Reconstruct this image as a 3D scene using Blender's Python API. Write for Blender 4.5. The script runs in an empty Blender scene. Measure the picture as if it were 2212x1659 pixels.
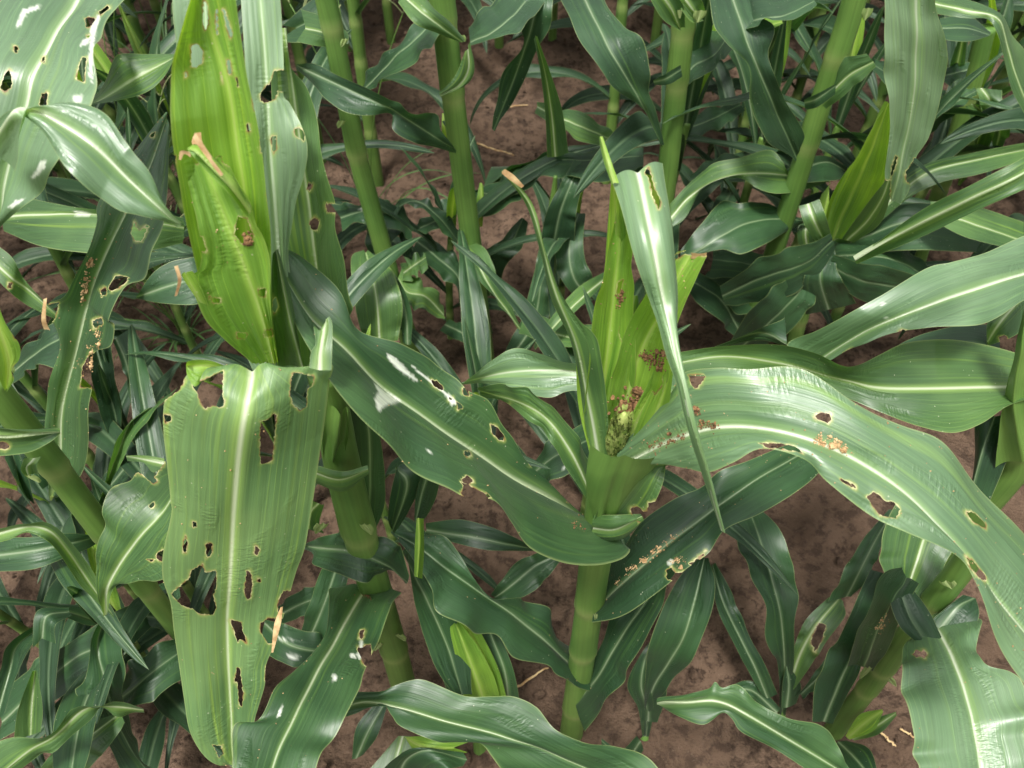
import bpy, math, random
import numpy as np
from mathutils import Vector

random.seed(7); rng = np.random.default_rng(11)
S = bpy.context.scene
COL = S.collection
R = math.radians

# ------------------------------------------------------------------ camera
CAM_H, PITCH, LENS = 1.25, R(50), 28.0
cd = bpy.data.cameras.new('camera'); cam = bpy.data.objects.new('camera', cd); COL.objects.link(cam)
cam.location = (0, 0, CAM_H); cam.rotation_euler = (R(90) - PITCH, 0, 0)
cd.lens = LENS; cd.sensor_width = 36; cd.clip_start = .01; cd.clip_end = 500
cd.dof.use_dof = True; cd.dof.focus_distance = .72; cd.dof.aperture_fstop = 12
S.camera = cam

# ------------------------------------------------------------------ sky, sun, exposure
SUN_EL, SUN_ROT = R(72), R(205)
w = bpy.data.worlds.new('World'); S.world = w; w.use_nodes = True
nt = w.node_tree; nt.nodes.clear()
sky = nt.nodes.new('ShaderNodeTexSky'); sky.sky_type = 'NISHITA'; sky.sun_disc = False
sky.sun_elevation = SUN_EL; sky.sun_rotation = SUN_ROT; sky.dust_density = 4.0; sky.air_density = 1.0
hs = nt.nodes.new('ShaderNodeHueSaturation'); hs.inputs['Saturation'].default_value = .1
bg = nt.nodes.new('ShaderNodeBackground'); bg.inputs['Strength'].default_value = .068
wo = nt.nodes.new('ShaderNodeOutputWorld')
nt.links.new(sky.outputs[0], hs.inputs['Color']); nt.links.new(hs.outputs[0], bg.inputs[0]); nt.links.new(bg.outputs[0], wo.inputs[0])
sd = bpy.data.lights.new('sun', 'SUN'); sd.energy = 1.5; sd.angle = R(10); sd.color = (1, .97, .92)
so = bpy.data.objects.new('sun', sd); COL.objects.link(so)
so.rotation_euler = (R(90) - SUN_EL, 0, math.pi - SUN_ROT)
S.view_settings.view_transform = 'Standard'; S.view_settings.look = 'None'
S.view_settings.exposure = 1.88; S.view_settings.gamma = 1
S.cycles.max_bounces = 8; S.cycles.transmission_bounces = 6; S.cycles.diffuse_bounces = 4

# ------------------------------------------------------------------ pixel -> world (photo measured on a 2212 x 1659 grid)
F = 2212 * LENS / 36
CP, SP = math.cos(PITCH), math.sin(PITCH)
def dirs(u, v):
    xc = (np.asarray(u, float) - 1106) / F; yc = (829.5 - np.asarray(v, float)) / F
    return np.stack([xc, CP + yc * SP, yc * CP - SP], -1)
def at(u, v, q, mode):
    d = dirs(u, v); q = np.asarray(q, float)
    t = (q - CAM_H) / d[..., 2] if mode == 'z' else q / d[..., 1]
    p = d * t[..., None]; p[..., 2] += CAM_H
    return p
def pt(u, v, q):
    return at(u, v, q, 'z') if q >= 0 else at(u, v, -q, 'y')
def project(p):
    x = p[..., 0]; y = p[..., 1]; z = p[..., 2] - CAM_H
    dep = y * CP - z * SP; yc = y * SP + z * CP
    return np.stack([1106 + F * x / dep, 829.5 - F * yc / dep], -1)

# ------------------------------------------------------------------ curve helpers
def resample(P, n, smooth=True):
    P = np.asarray(P, float)
    if len(P) == 2: smooth = False
    if smooth:
        Q = np.vstack([2 * P[0] - P[1], P, 2 * P[-1] - P[-2]]); out = []
        for i in range(1, len(Q) - 2):
            p0, p1, p2, p3 = Q[i - 1], Q[i], Q[i + 1], Q[i + 2]
            for t in np.linspace(0, 1, 14, endpoint=False):
                out.append(.5 * (2 * p1 + (p2 - p0) * t + (2 * p0 - 5 * p1 + 4 * p2 - p3) * t * t + (3 * p1 - p0 - 3 * p2 + p3) * t ** 3))
        out.append(P[-1]); P = np.array(out)
    d = np.r_[0, np.cumsum(np.linalg.norm(np.diff(P[:, :2], axis=0), axis=1))] if P.shape[1] < 4 else None
    x = np.linspace(0, d[-1], n)
    return np.stack([np.interp(x, d, P[:, k]) for k in range(P.shape[1])], 1)
def nums(s, k):
    a = [float(x) for x in s.split()]
    return np.array(a).reshape(-1, k)

# ------------------------------------------------------------------ materials
def nodes(name):
    m = bpy.data.materials.new(name); m.use_nodes = True
    t = m.node_tree; t.nodes.clear()
    return m, t
class NT:
    def __init__(s, t): s.t = t
    def n(s, k, **kw):
        x = s.t.nodes.new('ShaderNode' + k)
        for a, b in kw.items(): setattr(x, a, b)
        return x
    def l(s, a, b): s.t.links.new(a, b)
    def m(s, op, a, b=None, c=None, clamp=False):
        x = s.n('Math', operation=op, use_clamp=clamp)
        for i, v in enumerate((a, b, c)):
            if v is None: continue
            if isinstance(v, (int, float)): x.inputs[i].default_value = v
            else: s.l(v, x.inputs[i])
        return x.outputs[0]
    def attr(s, name):
        return s.n('Attribute', attribute_name=name).outputs['Fac']
    def mix(s, f, a, b, mode='MIX'):
        x = s.n('Mix', data_type='RGBA', blend_type=mode)
        for i, v in ((0, f), (6, a), (7, b)):
            if isinstance(v, (int, float)): x.inputs[i].default_value = v
            elif isinstance(v, tuple): x.inputs[i].default_value = (*v, 1)
            else: s.l(v, x.inputs[i])
        return x.outputs[2]
    def ramp(s, f, a, b):
        x = s.n('MapRange', interpolation_type='SMOOTHSTEP')
        s.l(f, x.inputs[0]); x.inputs[1].default_value = a; x.inputs[2].default_value = b
        return x.outputs[0]
    def xyz(s, a, b, c):
        x = s.n('CombineXYZ')
        for i, v in enumerate((a, b, c)):
            if isinstance(v, (int, float)): x.inputs[i].default_value = v
            else: s.l(v, x.inputs[i])
        return x.outputs[0]
    def noise(s, vec, scale, detail=3, rough=.5):
        x = s.n('TexNoise'); x.inputs['Scale'].default_value = scale; x.inputs['Detail'].default_value = detail
        x.inputs['Roughness'].default_value = rough
        if vec is not None: s.l(vec, x.inputs['Vector'])
        return x.outputs[0]

def leaf_material(name, c1, c2, cy, trans, transcol, rough=.42, veinmix=.35, ribc=(.50, .57, .36), ribk=.9, ribw=.003, spec=.75):
    """maize blade: parallel veins, white midrib, pale margin, chewed rim, feeding windows"""
    m, t = nodes(name); g = NT(t)
    lt, lw, ls, lu, er, sc = (g.attr(a) for a in ('lt', 'lw', 'ls', 'lu', 'er', 'sc'))
    rnd = g.n('ObjectInfo').outputs['Random']
    alt = g.m('ABSOLUTE', lt)
    off = g.m('MULTIPLY', rnd, 37.0)
    vec = g.xyz(lw, ls, off)
    big = g.noise(vec, 9, 3)
    streak = g.noise(g.xyz(g.m('MULTIPLY', lw, 420.0), g.m('MULTIPLY', ls, 5.0), off), 1.0, 3, .6)
    band = g.noise(g.xyz(g.m('MULTIPLY', lt, 7.0), g.m('MULTIPLY', ls, 2.5), off), 1.0, 2)
    col = g.mix(g.ramp(big, .35, .7), c1, c2)
    col = g.mix(g.m('MULTIPLY', g.ramp(band, .56, .78), .7), col, cy)
    # fine parallel streaks
    k = g.m('MULTIPLY_ADD', streak, .8, .6)
    col = g.mix(1.0, col, g.xyz(k, k, k), 'MULTIPLY')
    # major lateral veins: thin pale lines
    fr = g.m('PINGPONG', g.m('ADD', g.m('MULTIPLY', lt, 12.0), g.m('MULTIPLY', g.noise(g.xyz(g.m('MULTIPLY', lt, 9.0), g.m('MULTIPLY', ls, 3.0), off), 1.0, 1), .9)), .5)
    vstr = g.m('MULTIPLY', g.ramp(g.noise(g.xyz(g.m('MULTIPLY', lt, 14.0), g.m('MULTIPLY', ls, 6.0), off), 1.0, 2), .38, .75), veinmix * .8)
    vein = g.m('MULTIPLY', g.m('SUBTRACT', 1.0, g.ramp(fr, .0, .14)), vstr)
    col = g.mix(vein, col, tuple(min(1, x * 1.9 + .05) for x in cy))
    # midrib, tapering to the tip
    rw = g.m('MULTIPLY_ADD', lu, -.62 * ribw, ribw)
    q = g.m('DIVIDE', g.m('ABSOLUTE', lw), rw)
    rib = g.m('MULTIPLY', g.m('SUBTRACT', 1.0, g.ramp(q, .0, 1.2)), g.m('MULTIPLY_ADD', lu, -.45 * ribk, ribk))
    flank = g.m('MULTIPLY', g.m('SUBTRACT', 1.0, g.ramp(q, .8, 3.4)), .42)
    col = g.mix(flank, col, tuple(min(1, x * 1.3 + .05) for x in cy))
    col = g.mix(rib, col, ribc)
    ern = g.noise(g.n('TexCoord').outputs['Object'], 130, 2)
    # thin pale margin
    mar = g.m('MULTIPLY', g.ramp(alt, .965, .998), .4)
    col = g.mix(mar, col, (.36, .42, .16))
    # chewed rim: yellow then straw coloured
    col = g.mix(g.m('MULTIPLY', g.ramp(er, .1, .6), .55), col, (.30, .36, .09))
    col = g.mix(g.m('MULTIPLY', g.ramp(er, .5, .85), .9), col, g.mix(g.ramp(ern, .42, .6), (.54, .50, .26), (.24, .13, .05)))
    # specks of dust and frass crumbs stuck on the blade
    vo = g.n('TexVoronoi'); vo.inputs['Scale'].default_value = 120
    g.l(g.n('TexCoord').outputs['Object'], vo.inputs['Vector'])
    sp = g.m('MULTIPLY', g.m('LESS_THAN', vo.outputs['Distance'], .07), g.m('GREATER_THAN', g.noise(g.n('TexCoord').outputs['Object'], 14, 2), .54))
    col = g.mix(g.m('MULTIPLY', sp, .5), col, (.55, .55, .42))
    col = g.mix(g.m('MULTIPLY', sc, g.m('MULTIPLY_ADD', streak, .9, .40), clamp=True), col, (.72, .74, .66))
    # bump: veins, midrib groove and small crosswise wrinkles
    wr = g.noise(g.xyz(g.m('MULTIPLY', lw, 140.0), g.m('MULTIPLY', ls, 420.0), off), 1.0, 2)
    wm = g.ramp(g.noise(g.xyz(g.m('MULTIPLY', lt, 2.2), g.m('MULTIPLY', ls, 16.0), g.m('ADD', off, 5.0)), 1.0, 1), .54, .68)
    h = g.m('ADD', g.m('MULTIPLY', streak, .55), g.m('MULTIPLY', g.m('MULTIPLY', wr, wm), 1.5))
    h = g.m('ADD', h, g.m('MULTIPLY', vein, .5))
    bp = g.n('Bump'); bp.inputs['Strength'].default_value = .5; bp.inputs['Distance'].default_value = .0016
    g.l(h, bp.inputs['Height'])
    p = g.n('BsdfPrincipled'); g.l(col, p.inputs['Base Color']); g.l(bp.outputs[0], p.inputs['Normal'])
    g.l(g.m('MULTIPLY_ADD', streak, .22, rough - .11), p.inputs['Roughness'])
    p.inputs['Specular IOR Level'].default_value = spec
    p.inputs['Sheen Weight'].default_value = .03; p.inputs['Sheen Roughness'].default_value = .5
    tr = g.n('BsdfTranslucent')
    tc = g.mix(1.0, col, transcol, 'MULTIPLY'); g.l(tc, tr.inputs['Color']); g.l(bp.outputs[0], tr.inputs['Normal'])
    mx = g.n('MixShader'); mx.inputs[0].default_value = trans
    g.l(p.outputs[0], mx.inputs[1]); g.l(tr.outputs[0], mx.inputs[2])
    o = g.n('OutputMaterial'); g.l(mx.outputs[0], o.inputs[0])
    return m

LM = {
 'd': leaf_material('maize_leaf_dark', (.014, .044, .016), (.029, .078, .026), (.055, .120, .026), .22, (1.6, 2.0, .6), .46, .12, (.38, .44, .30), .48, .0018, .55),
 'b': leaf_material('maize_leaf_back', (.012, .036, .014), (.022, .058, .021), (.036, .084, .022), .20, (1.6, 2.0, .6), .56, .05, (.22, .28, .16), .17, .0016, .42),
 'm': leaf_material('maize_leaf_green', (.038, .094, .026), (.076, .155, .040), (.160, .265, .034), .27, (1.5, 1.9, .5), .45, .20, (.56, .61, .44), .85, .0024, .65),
 'q': leaf_material('maize_leaf_deep', (.022, .064, .021), (.050, .115, .034), (.095, .180, .030), .23, (1.5, 2.0, .6), .45, .18, (.52, .58, .40), .8, .0025, .62),
 'p': leaf_material('maize_leaf_pale', (.088, .178, .060), (.148, .250, .086), (.240, .365, .056), .30, (1.4, 1.7, .5), .48, .26, (.66, .70, .52), .9, .0032, .75),
 's': leaf_material('maize_leaf_sheen', (.080, .158, .068), (.132, .224, .108), (.175, .290, .078), .26, (1.4, 1.8, .6), .41, .24, (.64, .68, .54), .9, .0028, 1.0),  # base colour raised to carry the grey sky sheen of the near blades
 'w': leaf_material('maize_leaf_skylit', (.140, .228, .120), (.195, .295, .165), (.200, .330, .100), .26, (1.3, 1.6, .7), .48, .24, (.64, .68, .56), .6, .0022, .75),  # sky reflection on upright and hanging blades painted as a paler base colour
 'y': leaf_material('maize_leaf_young', (.130, .268, .032), (.205, .365, .044), (.320, .480, .050), .46, (1.5, 1.5, .4), .48, .36, (.46, .54, .20), .6, .0026, .55),
 'c': leaf_material('collar_pale_green', (.20, .29, .09), (.30, .37, .14), (.36, .42, .18), .35, (1.3, 1.4, .8), .5, .1, (.4, .42, .2), .3, .001, .4),
 'g': leaf_material('grass_blade_green', (.040, .100, .025), (.060, .140, .030), (.10, .18, .04), .25, (1.4, 1.8, .6), .5, .05, (.2, .3, .1), .2, .001, .4),
}

def plain(name, c1, c2, scale, rough, bump=.0, spec=.4, dist=.002):
    m, t = nodes(name); g = NT(t)
    oc = g.n('TexCoord').outputs['Object']
    n = g.noise(oc, scale, 5, .6)
    p = g.n('BsdfPrincipled'); g.l(g.mix(g.ramp(n, .3, .7), c1, c2), p.inputs['Base Color'])
    p.inputs['Roughness'].default_value = rough; p.inputs['Specular IOR Level'].default_value = spec
    if bump:
        b = g.n('Bump'); b.inputs['Strength'].default_value = bump; b.inputs['Distance'].default_value = dist
        g.l(n, b.inputs['Height']); g.l(b.outputs[0], p.inputs['Normal'])
    o = g.n('OutputMaterial'); g.l(p.outputs[0], o.inputs[0])
    return m
M_FRASS = plain('frass_brown', (.07, .030, .012), (.23, .125, .052), 260, .9, .4)
M_CRUMB = plain('frass_tan', (.24, .13, .05), (.52, .37, .19), 200, .9, .3)
M_STRAW = plain('dry_leaf_straw', (.27, .145, .055), (.58, .43, .22), 90, .7, .3)
M_SEED = plain('grass_seed_head', (.12, .16, .06), (.26, .28, .12), 200, .8)
M_TASSEL = plain('tassel_green', (.16, .24, .04), (.34, .38, .12), 160, .6, .4)

def stalk_material():
    m, t = nodes('maize_stalk'); g = NT(t)
    lw, ls, er, sc = (g.attr(a) for a in ('lw', 'ls', 'er', 'sc'))
    off = g.m('MULTIPLY', g.n('ObjectInfo').outputs['Random'], 31.0)
    st = g.noise(g.xyz(g.m('MULTIPLY', lw, 300.0), g.m('MULTIPLY', ls, 5.0), off), 1.0, 3)
    big = g.noise(g.xyz(g.m('MULTIPLY', lw, 14.0), g.m('MULTIPLY', ls, 10.0), off), 1.0, 2)
    col = g.mix(g.ramp(big, .3, .7), (.074, .155, .030), (.120, .215, .044))
    k = g.m('MULTIPLY_ADD', st, .7, .65)
    col = g.mix(1.0, col, g.xyz(k, k, k), 'MULTIPLY')
    col = g.mix(g.m('MULTIPLY', er, .5), col, (.30, .36, .12))
    b = g.n('Bump'); b.inputs['Strength'].default_value = .25; b.inputs['Distance'].default_value = .001
    g.l(st, b.inputs['Height'])
    p = g.n('BsdfPrincipled'); g.l(col, p.inputs['Base Color']); g.l(b.outputs[0], p.inputs['Normal'])
    p.inputs['Roughness'].default_value = .42; p.inputs['Specular IOR Level'].default_value = .45
    p.inputs['Subsurface Weight'].default_value = .0
    o = g.n('OutputMaterial'); g.l(p.outputs[0], o.inputs[0])
    return m
M_STALK = stalk_material(); LM['k'] = M_STALK

def soil_material():
    m, t = nodes('soil'); g = NT(t)
    oc = g.n('TexCoord').outputs['Object']
    a = g.noise(oc, 5, 6, .6); b = g.noise(oc, 38, 8, .65); c = g.noise(oc, 190, 6, .7)
    vo = g.n('TexVoronoi'); vo.inputs['Scale'].default_value = 26; g.l(oc, vo.inputs['Vector'])
    col = g.mix(g.ramp(a, .3, .7), (.100, .064, .042), (.172, .113, .077))
    col = g.mix(g.m('MULTIPLY', g.ramp(b, .47, .62), .8), col, (.050, .032, .022))
    col = g.mix(g.m('MULTIPLY', g.ramp(c, .56, .72), .6), col, (.185, .135, .100))
    pit = g.m('MULTIPLY', g.ramp(g.noise(oc, 75, 4, .6), .55, .66), g.ramp(a, .35, .6))
    col = g.mix(g.m('MULTIPLY', pit, .8), col, (.030, .019, .013))
    h = g.m('ADD', g.m('MULTIPLY', b, 1.0), g.m('MULTIPLY', c, .35))
    h = g.m('ADD', h, g.m('MULTIPLY', vo.outputs['Distance'], .35))
    bp = g.n('Bump'); bp.inputs['Strength'].default_value = .9; bp.inputs['Distance'].default_value = .02
    g.l(h, bp.inputs['Height'])
    p = g.n('BsdfPrincipled'); g.l(col, p.inputs['Base Color']); g.l(bp.outputs[0], p.inputs['Normal'])
    p.inputs['Roughness'].default_value = .95; p.inputs['Specular IOR Level'].default_value = .15
    o = g.n('OutputMaterial'); g.l(p.outputs[0], o.inputs[0])
    return m
M_SOIL = soil_material()

# ------------------------------------------------------------------ object helpers
def link(name, me, mat, parent=None):
    o = bpy.data.objects.new(name, me); COL.objects.link(o)
    if mat is not None: me.materials.append(mat)
    if parent is not None:
        o.parent = parent
        o.matrix_parent_inverse = parent.matrix_basis.inverted()
    return o
def tag(o, label=None, cat=None, group=None, kind=None):
    for k, v in (('label', label), ('category', cat), ('group', group), ('kind', kind)):
        if v: o[k] = v
    return o
def empty(name, loc, label, cat, group=None):
    o = bpy.data.objects.new(name, None); COL.objects.link(o); o.location = loc; o.empty_display_size = .05
    return tag(o, label, cat, group)
def mesh(name, V, Fc, attrs=None, smooth=True):
    me = bpy.data.meshes.new(name); me.from_pydata(np.asarray(V).tolist(), [], Fc)
    if attrs:
        for k, a in attrs.items():
            at_ = me.attributes.new(k, 'FLOAT', 'POINT'); at_.data.foreach_set('value', np.asarray(a, np.float32))
    if smooth: me.polygons.foreach_set('use_smooth', [True] * len(me.polygons))
    me.update(); return me

def sdist(P, poly):
    """signed pixel distance to a polygon, negative inside"""
    A = np.asarray(poly, float); B = np.roll(A, -1, 0)
    d = np.full(len(P), 1e9); ins = np.zeros(len(P), bool)
    for a, b in zip(A, B):
        ab = b - a; ap = P - a
        t = np.clip((ap @ ab) / max(ab @ ab, 1e-9), 0, 1)
        d = np.minimum(d, np.linalg.norm(ap - t[:, None] * ab, axis=1))
        c = ((a[1] > P[:, 1]) != (b[1] > P[:, 1]))
        x = (b[0] - a[0]) * (P[:, 1] - a[1]) / ((b[1] - a[1]) or 1e-9) + a[0]
        ins ^= c & (P[:, 0] < x)
    return np.where(ins, -d, d)
def jag(P):
    u, v = P[:, 0], P[:, 1]
    return (np.sin(u * .9 + 1.7 * np.sin(v * .61)) + np.sin(v * 1.1 + 1.9 * np.sin(u * .53 + 1)) + .8 * np.sin(u * .37 - v * .45)) * .75

def leaf_mesh(name, M, L, Rr, nt=12, bow=.0, groove=.0012, ruf=.0, rufn=3.6, seed=0, holes=(), scars=(), pleat=0):
    """blade from midrib / left edge / right edge curves (n,3 each) -> mesh with holes really cut out"""
    ns = len(M); rs = np.random.default_rng(seed + 1)
    T = np.linspace(-1, 1, 2 * nt + 1)
    a = np.abs(T)[None, :, None]
    E = np.where((T < 0)[None, :, None], L[:, None, :], Rr[:, None, :])
    G = M[:, None, :] * (1 - a) + E * a
    tang = np.gradient(M, axis=0); tang /= np.linalg.norm(tang, axis=1)[:, None] + 1e-9
    lat = Rr - L; lat = lat / (np.linalg.norm(lat, axis=1)[:, None] + 1e-9)
    N = np.cross(tang, lat); N /= np.linalg.norm(N, axis=1)[:, None] + 1e-9
    # keep normals up / towards the viewer
    N *= 1 if (N @ np.array([0, -.5, .8])).sum() >= 0 else -1
    wl = np.linalg.norm(L - M, axis=1); wr = np.linalg.norm(Rr - M, axis=1)
    W = np.where((T < 0)[None, :], wl[:, None], wr[:, None]) * np.abs(T)[None, :] * np.sign(T)[None, :]
    su = np.linspace(0, 1, ns)
    D = bow * np.sin(np.pi * np.abs(T))[None, :] * np.ones((ns, 1))
    D = D - groove * np.exp(-(np.abs(W) / .004) ** 2) * min(1, float(np.median(wl + wr)) / .03)
    if ruf:
        env = np.sin(np.pi * np.clip(su * .96 + .02, 0, 1)) ** .6
        for sgn in (-1, 1):
            ph = rs.uniform(0, 6.28, 3)
            fr = rufn * rs.uniform(.6, 1.0)
            ws = su + .05 * np.sin(6.28 * 1.7 * su + ph[2])
            wv = np.sin(6.28 * fr * ws + ph[0]) + .35 * np.sin(6.28 * fr * 1.63 * ws + ph[1])
            D = D + (ruf * wv * env)[:, None] * np.where(np.sign(T) == sgn, np.abs(T) ** 1.5, 0)[None, :]
    D = D + pleat * np.sin(T * 21)[None, :] * np.clip(1.2 - su, 0, 1)[:, None]
    lump = min(ruf * .25 + .0006, .0035 * float(np.linalg.norm(np.diff(M, axis=0), axis=1).sum()), .012 * float(np.median(wl + wr)) + .00005)
    lump *= float(np.clip((np.linalg.norm(np.diff(M, axis=0), axis=1).sum() - .09) / .15, 0, 1))
    ph = rs.uniform(0, 6.28, 4)
    D = D + lump * (np.sin(su[:, None] * 17 + ph[0] + T[None, :] * 2.1) * np.sin(T[None, :] * 4 + ph[1]) + .6 * np.sin(su[:, None] * 31 + ph[2] - T[None, :] * 3))
    G = G + N[:, None, :] * D[..., None]
    V = G.reshape(-1, 3); nT = 2 * nt + 1
    seglen = np.r_[0, np.cumsum(np.linalg.norm(np.diff(M, axis=0), axis=1))]
    at_ = dict(lt=np.tile(T, ns), lw=W.reshape(-1), ls=np.repeat(seglen, nT), lu=np.repeat(su, nT))
    UV = project(V)
    f = np.full(len(V), 1e3); scar = np.zeros(len(V))
    for h in holes:
        h = np.asarray(h, float).reshape(-1, 2)
        lo, hi = h.min(0) - 25, h.max(0) + 25
        k = np.where(((UV > lo) & (UV < hi)).all(1))[0]
        if len(k): f[k] = np.minimum(f[k], sdist(UV[k], h) + jag(UV[k]))
    for h in scars:
        h = np.asarray(h, float).reshape(-1, 2)
        lo, hi = h.min(0) - 10, h.max(0) + 10
        k = np.where(((UV > lo) & (UV < hi)).all(1))[0]
        if len(k): scar[k] = np.maximum(scar[k], np.clip(.5 - (sdist(UV[k], h) + .8 * jag(UV[k])) / 3, 0, 1))
    at_['er'] = np.exp(-np.maximum(f, 0) / (3.2 + 2.4 * np.sin(UV[:, 0] * .13 + 1.3 * np.sin(UV[:, 1] * .11)))); at_['sc'] = scar
    LG[name] = (UV, V.copy(), np.repeat(N, nT, 0))
    idx = np.arange(ns * nT).reshape(ns, nT)
    quads = np.stack([idx[:-1, :-1], idx[1:, :-1], idx[1:, 1:], idx[:-1, 1:]], -1).reshape(-1, 4)
    fs = f[quads]; faces = quads[(fs > 0).all(1)].tolist()
    Vn = [V]; nv = len(V); extra = {k: [x] for k, x in at_.items()}; cache = {}
    def cut(i, j):
        nonlocal nv
        key = (i, j) if i < j else (j, i)
        if key not in cache:
            t = f[i] / (f[i] - f[j])
            Vn.append((V[i] * (1 - t) + V[j] * t)[None])
            for k, x in at_.items(): extra[k].append(np.array([1.0 if k == 'er' else x[i] * (1 - t) + x[j] * t]))
            cache[key] = nv; nv += 1
        return cache[key]
    mixed = quads[((fs > 0).any(1)) & ((fs <= 0).any(1))]
    for q in mixed.tolist():
        for tri in ((q[0], q[1], q[2]), (q[0], q[2], q[3])):
            out = []
            for i in range(3):
                p, n_ = tri[i], tri[(i + 1) % 3]
                if f[p] > 0: out.append(p)
                if (f[p] > 0) != (f[n_] > 0): out.append(cut(p, n_))
            if len(out) >= 3: faces.append(out)
    V = np.vstack(Vn); at_ = {k: np.concatenate(x) for k, x in extra.items()}
    used = np.zeros(len(V), bool)
    for q in faces: used[q] = True
    if not used.all():
        mp = np.cumsum(used) - 1; V = V[used]; at_ = {k: x[used] for k, x in at_.items()}
        faces = [[int(mp[i]) for i in q] for q in faces]
    return mesh(name, V, faces, at_)
LG = {}
PL = {}          # plants by key

NLEAF = [0]
def lf(plant, mat, mid, left, right, lift=(.0, .0), name='leaf', key=None, res=6.0, nt=None, label=None, **kw):
    """a blade measured on the photo: midrib u v q (q>0 height, q<0 minus the forward distance), edges u v"""
    m = nums(mid, 3); mode = 'z' if m[0, 2] >= 0 else 'y'
    m[:, 2] = np.abs(m[:, 2])
    l = nums(left, 2); r = nums(right, 2)
    ln = max(np.linalg.norm(np.diff(x[:, :2], axis=0), axis=1).sum() for x in (m, l, r))
    ns = int(max(24, min(220, ln / res)))
    m = resample(m, ns); l = resample(l, ns); r = resample(r, ns)
    su = np.linspace(0, 1, ns)
    def lv(x):
        return np.full(ns, x) if np.isscalar(x) else np.interp(su, np.linspace(0, 1, len(x)), x)
    M = at(m[:, 0], m[:, 1], m[:, 2], mode)
    L = at(l[:, 0], l[:, 1], m[:, 2] + lv(lift[0]), mode)
    Rr = at(r[:, 0], r[:, 1], m[:, 2] + lv(lift[1]), mode)
    NLEAF[0] += 1
    for k in ('holes', 'scars'):
        if k in kw: kw[k] = [nums(h, 2) for h in kw[k]]
    if nt is None:
        wpx = np.linalg.norm(l - r, axis=1).max(); nt = int(max(6, min(32, wpx / res / 2)))
    me = leaf_mesh(key or ('%s_%d' % (plant, NLEAF[0])), M, L, Rr, nt=nt, seed=NLEAF[0], **kw)
    me.name = name
    o = link(name, me, LM[mat], PL[plant])
    if label: o['label'] = label
    return o

def tube(C, rad, n=18, attrs=True, cap=True, flat=1.0, ridge=0.0):
    C = np.asarray(C, float); k = len(C); rad = np.broadcast_to(rad, k)
    T = np.gradient(C, axis=0); T /= np.linalg.norm(T, axis=1)[:, None]
    ref = np.array([1., 0, 0]) if abs(T[0, 0]) < .8 else np.array([0, 1., 0])
    A = ref - (T @ ref)[:, None] * T; A /= np.linalg.norm(A, axis=1)[:, None]; B = np.cross(T, A)
    th = np.linspace(0, 2 * np.pi, n, endpoint=False)
    rr = rad[:, None] * (1 + ridge * np.cos(th * 2)[None, :])
    V = C[:, None] + rr[..., None] * (np.cos(th)[None, :, None] * A[:, None] + flat * np.sin(th)[None, :, None] * B[:, None])
    sl = np.r_[0, np.cumsum(np.linalg.norm(np.diff(C, axis=0), axis=1))]
    Fc = [[i * n + j, i * n + (j + 1) % n, (i + 1) * n + (j + 1) % n, (i + 1) * n + j] for i in range(k - 1) for j in range(n)]
    if cap: Fc += [list(range(n))[::-1], [(k - 1) * n + j for j in range(n)]]
    at_ = dict(lw=np.tile(np.minimum(th, 2 * np.pi - th), k) * np.repeat(rad, n), ls=np.repeat(sl, n))
    return V.reshape(-1, 3), Fc, at_

def stalk_mesh(name, C, rad, nodes_at, n=20):
    """overlapping sheaths: each swells to its collar, a step down above it"""
    C = np.asarray(C, float); k = 90
    d = np.r_[0, np.cumsum(np.linalg.norm(np.diff(C, axis=0), axis=1))]; s = np.linspace(0, 1, k)
    P = np.stack([np.interp(s * d[-1], d, C[:, i]) for i in range(3)], 1)
    r = np.interp(s * d[-1], d, np.broadcast_to(rad, len(C))).copy(); er = np.zeros(k)
    for c in nodes_at:
        x = (s - c) * d[-1]
        r *= 1 + .09 * np.where(x < 0, np.exp(x / .035), 0) - .03 * np.where(x >= 0, np.exp(-x / .02), 0)
        er = np.maximum(er, np.exp(-(np.abs(x) / .010) ** 2))
    V, Fc, a = tube(P, r, n, ridge=.06)
    a['er'] = np.repeat(er, n); a['sc'] = 0 * a['er']
    return mesh(name, V, Fc, a)

def stalk(plant, pts, r, nodes_at=()):
    C = np.array([pt(*p) for p in pts]); rad = np.array(r if not np.isscalar(r) else [r] * len(pts))
    o = link('stalk', stalk_mesh('stalk', resample3(C, 30), np.interp(np.linspace(0, 1, 30), np.linspace(0, 1, len(rad)), rad), nodes_at), M_STALK, PL[plant])
    return o
def resample3(C, n):
    d = np.r_[0, np.cumsum(np.linalg.norm(np.diff(C, axis=0), axis=1))]
    return np.stack([np.interp(np.linspace(0, d[-1], n), d, C[:, i]) for i in range(3)], 1)

def offstalk(pk, x, y, h, r=.016):
    return link('stalk', stalk_mesh('stalk', [(x, y, h * t - .02) for t in np.linspace(0, 1, 12)], np.linspace(r * 1.1, r * .8, 12), (.3, .5, .7)), M_STALK, PL[pk])
def plant(key, u, v, q, label, group=None):
    p = pt(u, v, q); PL[key] = empty('corn_plant', (p[0], p[1], 0), label, 'corn plant', group)
    return PL[key]

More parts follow.
